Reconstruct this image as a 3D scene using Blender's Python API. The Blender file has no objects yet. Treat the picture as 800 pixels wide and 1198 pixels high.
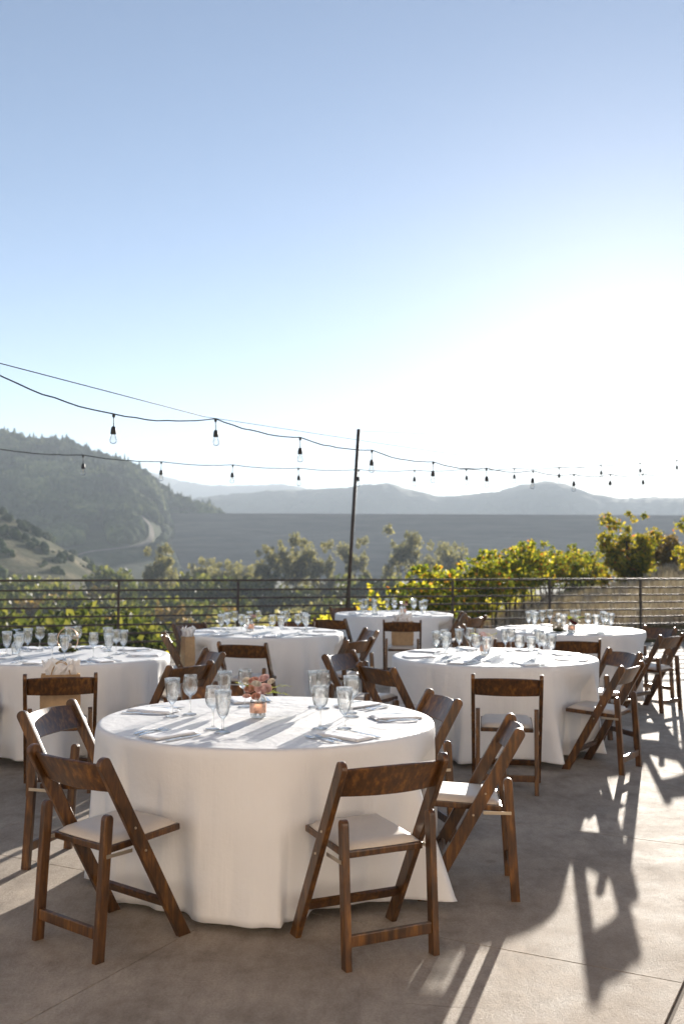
import bpy, bmesh, math, random
import numpy as np
from mathutils import Vector, Matrix, noise as mnoise

R = math.radians
sc = bpy.context.scene
COL = sc.collection
rng = np.random.default_rng(7)
random.seed(7)

# ------------------------------------------------------------------ camera facts
CAM_H = 1.595
F = 1206.0            # focal length in pixels of the 800 x 1198 photograph
VH = 650.0
SUN_AZ, SUN_EL = 16.6, 11.2


# ------------------------------------------------------------------ materials
def new_mat(name):
    m = bpy.data.materials.new(name)
    m.use_nodes = True
    nt = m.node_tree
    for n in list(nt.nodes):
        nt.nodes.remove(n)
    out = nt.nodes.new('ShaderNodeOutputMaterial')
    return m, nt, out


def N(nt, kind, **kw):
    n = nt.nodes.new('ShaderNode' + kind)
    for k, v in kw.items():
        if k in n.inputs:
            n.inputs[k].default_value = v
        else:
            setattr(n, k, v)
    return n


def ramp(nt, fac, stops):
    r = nt.nodes.new('ShaderNodeValToRGB')
    el = r.color_ramp.elements
    el[0].position, el[0].color = stops[0][0], (*stops[0][1], 1)
    el[1].position, el[1].color = stops[-1][0], (*stops[-1][1], 1)
    for p, c in stops[1:-1]:
        e = el.new(p)
        e.color = (*c, 1)
    nt.links.new(fac, r.inputs[0])
    return r.outputs[0]


def coords(nt, scale=(1, 1, 1), rot=(0, 0, 0), which='Object'):
    tc = nt.nodes.new('ShaderNodeTexCoord')
    mp = nt.nodes.new('ShaderNodeMapping')
    mp.inputs['Scale'].default_value = scale
    mp.inputs['Rotation'].default_value = rot
    nt.links.new(tc.outputs[which], mp.inputs[0])
    return mp.outputs[0]


def noise(nt, vec, scale, detail=4, rough=.55):
    n = N(nt, 'TexNoise', Scale=scale, Detail=detail, Roughness=rough)
    if vec is not None:
        nt.links.new(vec, n.inputs['Vector'])
    return n.outputs['Fac']


def bump(nt, height, strength, dist):
    b = N(nt, 'Bump', Strength=strength, Distance=dist)
    nt.links.new(height, b.inputs['Height'])
    return b.outputs[0]


def mixc(nt, fac, a, b, mode='MIX'):
    m = nt.nodes.new('ShaderNodeMix')
    m.data_type = 'RGBA'
    m.blend_type = mode
    for sock, v in ((m.inputs[0], fac), (m.inputs[6], a), (m.inputs[7], b)):
        if isinstance(v, (int, float)):
            sock.default_value = v
        elif isinstance(v, tuple):
            sock.default_value = (*v, 1)
        else:
            nt.links.new(v, sock)
    return m.outputs[2]


def mathn(nt, op, a, b=0.0):
    m = nt.nodes.new('ShaderNodeMath')
    m.operation = op
    for sock, v in ((m.inputs[0], a), (m.inputs[1], b)):
        if isinstance(v, (int, float)):
            sock.default_value = v
        else:
            nt.links.new(v, sock)
    return m.outputs[0]


def simple(name, col, rough=.5, metal=0.0, var=.0, scale=20, spec=.5):
    m, nt, out = new_mat(name)
    p = N(nt, 'BsdfPrincipled')
    p.inputs['Roughness'].default_value = rough
    p.inputs['Metallic'].default_value = metal
    p.inputs['Specular IOR Level'].default_value = spec
    if var:
        v = coords(nt)
        f = noise(nt, v, scale)
        c = ramp(nt, f, [(.3, tuple(x * (1 - var) for x in col)), (.7, tuple(min(1, x * (1 + var)) for x in col))])
        nt.links.new(c, p.inputs['Base Color'])
    else:
        p.inputs['Base Color'].default_value = (*col, 1)
    nt.links.new(p.outputs[0], out.inputs[0])
    return m


def mat_wood():
    m, nt, out = new_mat('fruitwood')
    p = N(nt, 'BsdfPrincipled')
    oi = nt.nodes.new('ShaderNodeObjectInfo')
    tc = nt.nodes.new('ShaderNodeTexCoord')
    mp = nt.nodes.new('ShaderNodeMapping')
    mp.inputs['Scale'].default_value = (26, 26, 4)
    nt.links.new(tc.outputs['Object'], mp.inputs[0])
    add = nt.nodes.new('ShaderNodeVectorMath')
    nt.links.new(mp.outputs[0], add.inputs[0])
    sca = nt.nodes.new('ShaderNodeVectorMath')
    sca.operation = 'SCALE'
    sca.inputs[0].default_value = (31, 17, 9)
    nt.links.new(oi.outputs['Random'], sca.inputs['Scale'])
    nt.links.new(sca.outputs[0], add.inputs[1])
    g = noise(nt, add.outputs[0], 1.6, 5, .6)
    c = ramp(nt, g, [(.30, (.030, .0125, .0032)), (.52, (.098, .040, .0080)), (.76, (.29, .125, .022))])
    big = noise(nt, coords(nt), 7, 3)
    dark = ramp(nt, big, [(.35, (.55, .55, .55)), (.65, (1.1, 1.05, 1.0))])
    col = mixc(nt, 1.0, c, dark, 'MULTIPLY')
    sv = nt.nodes.new('ShaderNodeVectorMath')
    sv.operation = 'MULTIPLY'
    sv.inputs[1].default_value = (3.2, 3.2, .7)
    nt.links.new(add.outputs[0], sv.inputs[0])
    scr = ramp(nt, noise(nt, sv.outputs[0], 1.4, 6, .75), [(.60, (0, 0, 0)), (.72, (.22, .22, .22))])
    col = mixc(nt, scr, col, (.26, .145, .062))
    nt.links.new(col, p.inputs['Base Color'])
    rr = ramp(nt, big, [(.3, (.30, .30, .30)), (.7, (.46, .46, .46))])
    nt.links.new(rr, p.inputs['Roughness'])
    nt.links.new(bump(nt, g, .12, .002), p.inputs['Normal'])
    p.inputs['Coat Weight'].default_value = .22
    p.inputs['Coat Roughness'].default_value = .22
    nt.links.new(p.outputs[0], out.inputs[0])
    return m


def mat_cloth():
    m, nt, out = new_mat('white_linen')
    p = N(nt, 'BsdfPrincipled')
    v = coords(nt)
    f = noise(nt, v, 3.0, 3)
    c = ramp(nt, f, [(.3, (.80, .795, .79)), (.7, (.85, .845, .84))])
    nt.links.new(c, p.inputs['Base Color'])
    p.inputs['Roughness'].default_value = .62
    p.inputs['Specular IOR Level'].default_value = .5
    w1 = mathn(nt, 'ADD', noise(nt, v, 6.5, 5, .6), mathn(nt, 'MULTIPLY', noise(nt, coords(nt, (1, 1, .10)), 15, 5, .6), .9))
    w2 = noise(nt, v, 260, 2)
    h = mathn(nt, 'ADD', w1, mathn(nt, 'MULTIPLY', w2, .05))
    nt.links.new(bump(nt, h, .5, .013), p.inputs['Normal'])
    t = N(nt, 'BsdfTranslucent')
    t.inputs[0].default_value = (.8, .78, .74, 1)
    mx = N(nt, 'MixShader')
    mx.inputs[0].default_value = .10
    nt.links.new(p.outputs[0], mx.inputs[1])
    nt.links.new(t.outputs[0], mx.inputs[2])
    nt.links.new(mx.outputs[0], out.inputs[0])
    return m


def mat_concrete():
    m, nt, out = new_mat('brushed_concrete')
    p = N(nt, 'BsdfPrincipled')
    v = coords(nt)
    big = noise(nt, v, .7, 6, .6)
    mid = noise(nt, v, 3.5, 6, .65)
    fine = noise(nt, v, 90, 4, .7)
    grit = noise(nt, v, 340, 2, .6)
    c1 = ramp(nt, big, [(.3, (.305, .250, .195)), (.52, (.40, .337, .272)), (.75, (.465, .405, .338))])
    c2 = ramp(nt, mid, [(.28, (.62, .60, .58)), (.5, (.98, .98, .98)), (.8, (1.18, 1.18, 1.18))])
    c3 = ramp(nt, fine, [(.25, (.78, .77, .76)), (.6, (1.08, 1.08, 1.08))])
    col = mixc(nt, 1.0, mixc(nt, 1.0, c1, c2, 'MULTIPLY'), c3, 'MULTIPLY')
    c4 = ramp(nt, noise(nt, coords(nt, (1, .45, 1), (0, 0, -.5)), 16, 8, .75), [(.30, (.80, .785, .77)), (.52, (1, 1, 1)), (.72, (1.14, 1.14, 1.14))])
    col = mixc(nt, 1.0, col, c4, 'MULTIPLY')
    # stains and a few rusty drops
    vo = N(nt, 'TexVoronoi', Scale=1.7)
    nt.links.new(v, vo.inputs['Vector'])
    spot = ramp(nt, vo.outputs['Distance'], [(.0, (1, 1, 1)), (.035, (1, 1, 1)), (.06, (0, 0, 0)), (1, (0, 0, 0))])
    col = mixc(nt, mathn(nt, 'MULTIPLY', spot, .38), col, (.10, .075, .055))
    st = noise(nt, coords(nt, (1, .35, 1), (0, 0, .5)), 2.3, 5, .7)
    stf = ramp(nt, st, [(.54, (0, 0, 0)), (.70, (.55, .55, .55))])
    col = mixc(nt, stf, col, (.17, .135, .105))
    # hairline cracks
    wob = N(nt, 'TexNoise', Scale=1.1, Detail=5)
    nt.links.new(v, wob.inputs['Vector'])
    wv = nt.nodes.new('ShaderNodeVectorMath')
    wv.operation = 'MULTIPLY_ADD'
    wv.inputs[1].default_value = (.9, .9, 0)
    nt.links.new(wob.outputs['Color'], wv.inputs[0])
    nt.links.new(v, wv.inputs[2])
    ce = nt.nodes.new('ShaderNodeTexVoronoi')
    ce.feature = 'DISTANCE_TO_EDGE'
    ce.inputs['Scale'].default_value = .42
    nt.links.new(wv.outputs[0], ce.inputs['Vector'])
    line = ramp(nt, ce.outputs['Distance'], [(0, (1, 1, 1)), (.0010, (1, 1, 1)), (.0024, (0, 0, 0)), (1, (0, 0, 0))])
    msk = ramp(nt, noise(nt, v, .8, 3), [(.50, (0, 0, 0)), (.60, (.55, .55, .55))])
    col = mixc(nt, mathn(nt, 'MULTIPLY', line, msk), col, (.09, .07, .055))
    nt.links.new(col, p.inputs['Base Color'])
    rr = ramp(nt, mid, [(.3, (.70, .70, .70)), (.7, (.88, .88, .88))])
    nt.links.new(rr, p.inputs['Roughness'])
    p.inputs['Specular IOR Level'].default_value = .3
    h = mathn(nt, 'ADD', mathn(nt, 'MULTIPLY', fine, .6), mathn(nt, 'ADD', mathn(nt, 'MULTIPLY', grit, .35), mathn(nt, 'MULTIPLY', mid, 1.2)))
    nt.links.new(bump(nt, h, 1.0, .007), p.inputs['Normal'])
    nt.links.new(p.outputs[0], out.inputs[0])
    return m


def mat_leaf(name, stops, trans=.5, sat=(1, 1, 1)):
    m, nt, out = new_mat(name)
    g = nt.nodes.new('ShaderNodeNewGeometry')
    c = ramp(nt, g.outputs['Random Per Island'], stops)
    d = N(nt, 'BsdfPrincipled')
    d.inputs['Roughness'].default_value = .55
    d.inputs['Specular IOR Level'].default_value = .3
    nt.links.new(c, d.inputs['Base Color'])
    t = N(nt, 'BsdfTranslucent')
    tcol = mixc(nt, 1.0, c, (2.1, 2.0, 1.0), 'MULTIPLY')
    nt.links.new(tcol, t.inputs[0])
    mx = N(nt, 'MixShader')
    mx.inputs[0].default_value = trans
    nt.links.new(d.outputs[0], mx.inputs[1])
    nt.links.new(t.outputs[0], mx.inputs[2])
    nt.links.new(mx.outputs[0], out.inputs[0])
    return m


def mat_glass(name='clear_glass', tint=(.985, .99, .985), blend=.16, refract=0.0):
    m, nt, out = new_mat(name)
    tr = N(nt, 'BsdfTransparent')
    tr.inputs[0].default_value = (*tint, 1)
    gl = N(nt, 'BsdfGlossy')
    gl.inputs['Roughness'].default_value = .04
    gl.inputs['Color'].default_value = (.95, .97, 1, 1)
    lw = N(nt, 'LayerWeight', Blend=blend)
    f = mathn(nt, 'ADD', mathn(nt, 'MULTIPLY', lw.outputs['Fresnel'], .75), .012)
    mx = N(nt, 'MixShader')
    nt.links.new(f, mx.inputs[0])
    nt.links.new(tr.outputs[0], mx.inputs[1])
    nt.links.new(gl.outputs[0], mx.inputs[2])
    if refract:
        g = N(nt, 'BsdfGlass')
        g.inputs['IOR'].default_value = 1.46
        g.inputs['Roughness'].default_value = .0
        m2 = N(nt, 'MixShader')
        m2.inputs[0].default_value = refract
        nt.links.new(mx.outputs[0], m2.inputs[1])
        nt.links.new(g.outputs[0], m2.inputs[2])
        mx = m2
    nt.links.new(mx.outputs[0], out.inputs[0])
    return m


def mat_ground():
    """valley ground: dry grass with green and bare patches"""
    m, nt, out = new_mat('dry_ground')
    p = N(nt, 'BsdfPrincipled')
    p.inputs['Roughness'].default_value = .95
    p.inputs['Specular IOR Level'].default_value = .1
    v = coords(nt)
    a = noise(nt, v, .035, 6, .6)
    b = noise(nt, v, .6, 6, .65)
    c = noise(nt, v, 9, 4, .7)
    base = ramp(nt, a, [(.36, (.070, .085, .034)), (.5, (.16, .135, .080)), (.62, (.36, .29, .215))])
    base = mixc(nt, 1.0, base, ramp(nt, b, [(.3, (.6, .62, .55)), (.7, (1.2, 1.15, 1.1))]), 'MULTIPLY')
    base = mixc(nt, 1.0, base, ramp(nt, c, [(.3, (.7, .7, .7)), (.7, (1.15, 1.15, 1.1))]), 'MULTIPLY')
    sp = nt.nodes.new('ShaderNodeSeparateXYZ')
    nt.links.new(coords(nt), sp.inputs[0])
    mr = nt.nodes.new('ShaderNodeMapRange')
    mr.inputs['From Min'].default_value = 55
    mr.inputs['From Max'].default_value = 95
    nt.links.new(mathn(nt, 'ADD', sp.outputs['Y'], mathn(nt, 'MULTIPLY', b, 12)), mr.inputs['Value'])
    valley = ramp(nt, noise(nt, v, .09, 6, .65), [(.35, (.020, .028, .012)), (.54, (.042, .048, .021)), (.70, (.10, .088, .048))])
    base = mixc(nt, mr.outputs[0], base, valley)
    nt.links.new(base, p.inputs['Base Color'])
    nt.links.new(bump(nt, mathn(nt, 'ADD', b, mathn(nt, 'MULTIPLY', c, .3)), .6, .15), p.inputs['Normal'])
    nt.links.new(p.outputs[0], out.inputs[0])
    return m


def mat_hill(name, stops, sc1, sc2, bd=4.0, stretch=(1, 1, 1)):
    m, nt, out = new_mat(name)
    p = N(nt, 'BsdfPrincipled')
    p.inputs['Roughness'].default_value = 1
    p.inputs['Specular IOR Level'].default_value = .05
    v = coords(nt, stretch)
    a = noise(nt, v, sc1, 6, .6)
    b = noise(nt, v, sc2, 5, .7)
    c = ramp(nt, a, stops)
    c = mixc(nt, 1.0, c, ramp(nt, b, [(.3, (.6, .62, .6)), (.7, (1.25, 1.25, 1.2))]), 'MULTIPLY')
    nt.links.new(c, p.inputs['Base Color'])
    nt.links.new(bump(nt, b, .8, bd), p.inputs['Normal'])
    nt.links.new(p.outputs[0], out.inputs[0])
    return m


M = dict(
    wood=mat_wood(),
    pad=simple('ivory_vinyl_pad', (.60, .53, .45), .42, var=.05, scale=12),
    cloth=mat_cloth(),
    napkin=simple('white_napkin_cotton', (.86, .86, .87), .62, var=.03, scale=60, spec=.5),
    concrete=mat_concrete(),
    joint=simple('joint_filler', (.17, .14, .11), .95, var=.3, scale=120),
    steel=simple('polished_steel', (.62, .62, .63), .18, 1.0),
    zinc=simple('bracket_steel', (.55, .47, .36), .35, 1.0),
    rail=simple('brown_painted_steel', (.050, .036, .027), .62, var=.18, scale=30),
    black=simple('black_rubber', (.018, .019, .020), .55),
    wire=simple('steel_wire', (.045, .047, .05), .6),
    glass=mat_glass(refract=.32),
    bulb=mat_glass('bulb_glass', (.95, .96, .96), .3),
    filament=simple('brass_filament', (.55, .38, .15), .4, 1.0),
    kraft=simple('kraft_paper', (.44, .30, .17), .85, var=.12, scale=25, spec=.2),
    paper_white=simple('white_paper', (.78, .77, .75), .8, var=.03, scale=25, spec=.2),
    tissue=simple('white_tissue', (.80, .80, .80), .8, var=.03, scale=30, spec=.15),
    cord=simple('twisted_paper_cord', (.40, .26, .13), .8, var=.2, scale=80),
    copper=simple('copper_band', (.72, .42, .30), .38, 1.0, var=.25, scale=60),
    ring=simple('rose_gold_wire', (.70, .47, .33), .3, 1.0),
    blush=simple('blush_petal', (.84, .60, .56), .7, var=.10, scale=40, spec=.2),
    rust=simple('dusty_rose_petal', (.70, .40, .31), .7, var=.18, scale=40, spec=.2),
    ivory=simple('ivory_petal', (.78, .72, .62), .7, var=.06, scale=40, spec=.2),
    burgundy=simple('burgundy_petal', (.19, .025, .035), .6, var=.2, scale=40, spec=.3),
    moss=mat_leaf('moss', [(0, (.04, .055, .012)), (1, (.10, .10, .03))], .2),
    fern=mat_leaf('fern', [(0, (.22, .27, .05)), (1, (.40, .42, .10))], .45),
    plywood=simple('plywood', (.38, .27, .16), .7, var=.15, scale=9),
    dark_metal=simple('dark_table_leg', (.03, .03, .03), .5),
    bark=simple('bark', (.075, .055, .04), .95, var=.35, scale=30, spec=.1),
    ground=mat_ground(),
    dirt=simple('dirt_track', (.17, .145, .105), .95, var=.2, scale=.2, spec=.1),
    straw=mat_leaf('dry_grass_blades', [(0, (.26, .20, .145)), (.6, (.43, .345, .265)), (1, (.58, .50, .41))], .06),
    vine=mat_leaf('vine_leaves', [(0, (.045, .065, .014)), (.42, (.095, .125, .020)), (.66, (.24, .24, .032)), (.90, (.42, .35, .045)), (.96, (.44, .21, .05)), (1, (.30, .10, .03))], .5),
    vine_yellow=mat_leaf('yellow_vine_leaves', [(0, (.08, .105, .018)), (.25, (.17, .19, .028)), (.55, (.36, .34, .05)), (.93, (.52, .45, .07)), (1, (.44, .22, .05))], .62),
    shrub=mat_leaf('shrub_leaves', [(0, (.035, .05, .016)), (.6, (.075, .09, .026)), (1, (.15, .15, .045))], .4),
    oak=mat_leaf('oak_leaves', [(0, (.075, .078, .050)), (.6, (.15, .145, .09)), (1, (.24, .215, .13))], .5),
    amber=mat_leaf('autumn_shrub_leaves', [(0, (.10, .075, .03)), (.6, (.17, .12, .045)), (1, (.26, .17, .06))], .4),
    yellowtree=mat_leaf('yellowing_leaves', [(0, (.05, .07, .014)), (.4, (.13, .14, .022)), (.75, (.30, .25, .03)), (.95, (.40, .30, .05)), (1, (.36, .10, .03))], .5),
    forest=mat_hill('forest_leaves', [(.35, (.020, .033, .013)), (.5, (.045, .064, .020)), (.66, (.17, .185, .06))], .02, .25, 1.0),  # palest stop paints sunlit patches into the tree colour
    hill=mat_hill('wooded_hillside', [(.35, (.025, .036, .015)), (.52, (.048, .060, .022)), (.68, (.17, .145, .08))], .012, .12),
    meadow=mat_hill('dry_meadow', [(.36, (.045, .055, .024)), (.50, (.10, .095, .050)), (.58, (.17, .145, .085)), (.70, (.30, .245, .155))], .045, .5, 1.5),
    far=mat_hill('far_ridge', [(.35, (.030, .042, .022)), (.65, (.065, .078, .040))], .004, .03, 10),
    stucco=simple('warm_stucco', (.85, .76, .68), .9, var=.08, scale=6, spec=.2),
    timber=simple('stained_timber', (.24, .14, .075), .7, var=.2, scale=5),
    pane=mat_glass('window_glass', (.5, .52, .52), .4),
    dam=mat_hill('dam_face', [(.35, (.095, .080, .064)), (.65, (.16, .135, .105))], .02, .15, 1.0, (.18, 1, 2.2)),
)


# ------------------------------------------------------------------ mesh helpers
def link(o, parent=None):
    COL.objects.link(o)
    if parent is not None:
        o.parent = parent
    return o


def mesh_obj(name, me, mat, parent=None, smooth=False):
    if mat is not None:
        me.materials.clear()
        me.materials.append(mat)
    if smooth:
        me.shade_smooth()
    return link(bpy.data.objects.new(name, me), parent)


def bm_obj(name, bm, mat, parent=None, smooth=False):
    me = bpy.data.meshes.new(name)
    bmesh.ops.recalc_face_normals(bm, faces=bm.faces[:])
    bm.to_mesh(me)
    bm.free()
    return mesh_obj(name, me, mat, parent, smooth)


def np_mesh(name, verts, faces):
    me = bpy.data.meshes.new(name)
    me.from_pydata([tuple(v) for v in verts], [], [tuple(f) for f in faces])
    me.update()
    return me


def tag(o, label=None, cat=None, group=None, kind=None):
    if label:
        o['label'] = label
    if cat:
        o['category'] = cat
    if group:
        o['group'] = group
    if kind:
        o['kind'] = kind
    return o


def empty(name, loc, rz=0.0):
    o = bpy.data.objects.new(name, None)
    o.empty_display_size = .1
    COL.objects.link(o)
    o.location = loc
    o.rotation_euler = (0, 0, rz)
    return o


def copy_tree(o, parent=None):
    c = o.copy()
    COL.objects.link(c)
    if parent is not None:
        c.parent = parent
    for ch in [x for x in o.children]:
        copy_tree(ch, c)
    return c


class Proto:
    """first use hands out the thing itself, later uses hand out copies of it and of its parts"""
    def __init__(self, root):
        self.root, self.used = root, False

    def get(self):
        if not self.used:
            self.used = True
            return self.root
        return copy_tree(self.root)


def add_box(bm, x0, x1, y0, y1, z0, z1, bev=0.0, mtx=None):
    b = bmesh.new()
    bmesh.ops.create_cube(b, size=1)
    for v in b.verts:
        v.co = Vector(((x0 + x1) / 2 + v.co.x * (x1 - x0), (y0 + y1) / 2 + v.co.y * (y1 - y0), (z0 + z1) / 2 + v.co.z * (z1 - z0)))
    if bev:
        bmesh.ops.bevel(b, geom=b.edges[:], offset=bev, segments=2, affect='EDGES', profile=.6)
    if mtx is not None:
        bmesh.ops.transform(b, matrix=mtx, verts=b.verts[:])
    merge(bm, b)


def merge(bm, b):
    me = bpy.data.meshes.new('tmp')
    b.to_mesh(me)
    b.free()
    bm.from_mesh(me)
    bpy.data.meshes.remove(me)


def add_prism(bm, poly, x0, x1, bev=0.0):
    """poly in the y-z plane extruded along x"""
    b = bmesh.new()
    lo = [b.verts.new((x0, y, z)) for y, z in poly]
    hi = [b.verts.new((x1, y, z)) for y, z in poly]
    n = len(poly)
    b.faces.new(lo[::-1])
    b.faces.new(hi)
    for i in range(n):
        b.faces.new((lo[i], lo[(i + 1) % n], hi[(i + 1) % n], hi[i]))
    bmesh.ops.recalc_face_normals(b, faces=b.faces[:])
    if bev:
        ed = [e for e in b.edges if len({round(v.co.x, 6) for v in e.verts}) == 1]
        bmesh.ops.bevel(b, geom=ed, offset=bev, segments=2, affect='EDGES', profile=.6)
    merge(bm, b)


def tube_mesh(pts, rad, seg=8, closed=False, cap=True):
    pts = [Vector(p) for p in pts]
    n = len(pts)
    rads = rad if isinstance(rad, (list, tuple)) else [rad] * n
    verts, faces = [], []
    up = Vector((0, 0, 1))
    prev = None
    for i, p in enumerate(pts):
        a = pts[(i - 1) % n] if (closed or i > 0) else p
        c = pts[(i + 1) % n] if (closed or i < n - 1) else p
        d = (c - a).normalized()
        if prev is None:
            s = d.cross(up)
            if s.length < 1e-3:
                s = d.cross(Vector((1, 0, 0)))
            s.normalize()
        else:
            s = (prev - d * prev.dot(d)).normalized()
        prev = s
        t = d.cross(s)
        for k in range(seg):
            an = 2 * math.pi * k / seg
            verts.append(p + (s * math.cos(an) + t * math.sin(an)) * rads[i])
    rings = n if closed else n - 1
    for i in range(rings):
        j = (i + 1) % n
        for k in range(seg):
            k2 = (k + 1) % seg
            faces.append((i * seg + k, i * seg + k2, j * seg + k2, j * seg + k))
    if cap and not closed:
        faces.append(tuple(range(seg))[::-1])
        faces.append(tuple((n - 1) * seg + k for k in range(seg)))
    return verts, faces


def add_tube(bm, pts, rad, seg=8, closed=False):
    v, f = tube_mesh(pts, rad, seg, closed)
    vs = [bm.verts.new(x) for x in v]
    for a in f:
        bm.faces.new([vs[i] for i in a])


def add_lathe(bm, prof, seg=24, c=(0, 0, 0)):
    rings = []
    for r, z in prof:
        if r < 1e-5:
            rings.append([bm.verts.new((c[0], c[1], c[2] + z))])
        else:
            rings.append([bm.verts.new((c[0] + r * math.cos(2 * math.pi * k / seg), c[1] + r * math.sin(2 * math.pi * k / seg), c[2] + z)) for k in range(seg)])
    for a, b in zip(rings, rings[1:]):
        for k in range(seg):
            k2 = (k + 1) % seg
            if len(a) == 1 and len(b) > 1:
                bm.faces.new((a[0], b[k], b[k2]))
            elif len(b) == 1 and len(a) > 1:
                bm.faces.new((a[k], a[k2], b[0]))
            elif len(a) > 1:
                bm.faces.new((a[k], a[k2], b[k2], b[k]))


# ------------------------------------------------------------------ sky, sun, camera
def build_light():
    w = bpy.data.worlds.new('World')
    sc.world = w
    w.use_nodes = True
    nt = w.node_tree
    bg = nt.nodes['Background']
    sky = nt.nodes.new('ShaderNodeTexSky')
    sky.sky_type = 'NISHITA'
    sky.sun_disc = False
    sky.sun_elevation = R(SUN_EL)
    sky.sun_rotation = R(SUN_AZ)
    sky.altitude = 100
    sky.air_density = .62
    sky.dust_density = .10
    sky.ozone_density = 1.0
    nt.links.new(sky.outputs[0], bg.inputs[0])
    bg.inputs[1].default_value = .05
    L = bpy.data.lights.new('sun', 'SUN')
    L.energy = 5.0
    L.angle = R(.53)
    L.color = (1.0, .925, .82)
    o = bpy.data.objects.new('sun', L)
    COL.objects.link(o)
    d = Vector((math.sin(R(SUN_AZ)) * math.cos(R(SUN_EL)), math.cos(R(SUN_AZ)) * math.cos(R(SUN_EL)), math.sin(R(SUN_EL))))
    o.rotation_euler = d.to_track_quat('Z', 'Y').to_euler()
    o.location = d * 60


def build_camera():
    c = bpy.data.cameras.new('camera')
    o = bpy.data.objects.new('camera', c)
    COL.objects.link(o)
    c.sensor_fit = 'VERTICAL'
    c.sensor_height = 36
    c.lens = 36 * F / 1198
    c.clip_end = 20000
    c.clip_start = .05
    p = math.atan((VH - 599) / F)
    o.matrix_world = Matrix.Translation((0, 0, CAM_H)) @ Matrix.Rotation(math.pi / 2 + p, 4, 'X') @ Matrix.Rotation(R(.33), 4, 'Z')
    c.dof.use_dof = True
    c.dof.focus_distance = 5.0
    c.dof.aperture_fstop = 3.2
    sc.camera = o


# ------------------------------------------------------------------ terrace
RAIL_P = Vector((-4.26, 15.8, 0))
RAIL_D = Vector((9.275, 3.1, 0)).normalized()
RAIL_N = Vector((-RAIL_D.y, RAIL_D.x, 0))


def build_terrace():
    def rp(t, off):
        return RAIL_P + RAIL_D * t + RAIL_N * off
    poly = [(-9, -5), (12, -5), tuple(rp(17, .22)[:2]), tuple(rp(-6.2, .22)[:2])]
    bm = bmesh.new()
    bm.faces.new([bm.verts.new((x, y, 0)) for x, y in poly])
    dA = Vector((.46, .888, 0)).normalized()
    dB = Vector((dA.y, -dA.x, 0))
    strips = []
    S = 1.94
    for k in range(-9, 11):
        hw = .011 if k == 0 else .003
        strips.append((Vector((1.076, 3.51, 0)) + dB * S * k, dB, hw))
    for k in range(-7, 12):
        strips.append((Vector((.571, 4.31, 0)) + dA * S * k, dA, .0032))
    for p, n, hw in strips:
        for s in (-1, 1):
            bmesh.ops.bisect_plane(bm, geom=bm.verts[:] + bm.edges[:] + bm.faces[:], plane_co=p + n * hw * s, plane_no=n)
    kill = []
    for f in bm.faces:
        c = f.calc_center_median()
        if any(abs((c - p).dot(n)) < hw * .98 for p, n, hw in strips):
            kill.append(f)
    bmesh.ops.delete(bm, geom=kill, context='FACES')
    ret = bmesh.ops.extrude_face_region(bm, geom=bm.faces[:])
    # the extruded copy is the top: drop the source faces
    nv = [g for g in ret['geom'] if isinstance(g, bmesh.types.BMVert)]
    for v in nv:
        v.co.z = -.03
    o = bm_obj('terrace_floor', bm, M['concrete'])
    tag(o, kind='structure')
    b2 = bmesh.new()
    lo = [b2.verts.new((x, y, -.008)) for x, y in poly]
    b2.faces.new(lo)
    tag(bm_obj('terrace_joints', b2, M['joint']), kind='structure')
    b3 = bmesh.new()
    top = [b3.verts.new((x, y, -.031)) for x, y in poly]
    bot = [b3.verts.new((x, y, -2.6)) for x, y in poly]
    for i in range(4):
        b3.faces.new((top[i], top[(i + 1) % 4], bot[(i + 1) % 4], bot[i]))
    tag(bm_obj('terrace_base', b3, M['concrete']), kind='structure')


def build_railing():
    root = empty('railing', (RAIL_P.x, RAIL_P.y, 0), math.atan2(RAIL_D.y, RAIL_D.x))
    tag(root, 'long brown metal railing with horizontal bars along the terrace edge', 'railing')
    x0, x1 = -5.8, 16.0
    b = bmesh.new()
    add_box(b, x0, x1, -.028, .028, 1.172, 1.207, .004)
    bm_obj('top_rail', b, M['rail'], root)
    for k in range(8):
        b = bmesh.new()
        z = 1.037 - .134 * k
        add_box(b, x0, x1, -.010, .010, z - .0145, z + .0145, .003)
        bm_obj('rail_bar', b, M['rail'], root)
    c, s = RAIL_D.x, RAIL_D.y
    t0 = (-3.464 + 4.26) / c
    for k in range(-3, 9):
        t = t0 + k * 1.79 / c
        b = bmesh.new()
        add_box(b, t - .019, t + .019, -.052, -.0125, .012, 1.170, .003)
        add_box(b, t - .05, t + .05, -.082, .018, 0, .012, .002)
        bm_obj('rail_post', b, M['rail'], root)
    # light pole beside the third post
    p0, p1 = Vector((.06, 17.42, 0)), Vector((.275, 17.42, 3.74))
    b = bmesh.new()
    add_tube(b, [p0, p1], .031, 12)
    o = bm_obj('light_pole', b, M['rail'], None, True)
    tag(o, 'thin leaning dark pole rising behind the railing under the string lights', 'pole')
    return p1


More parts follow.
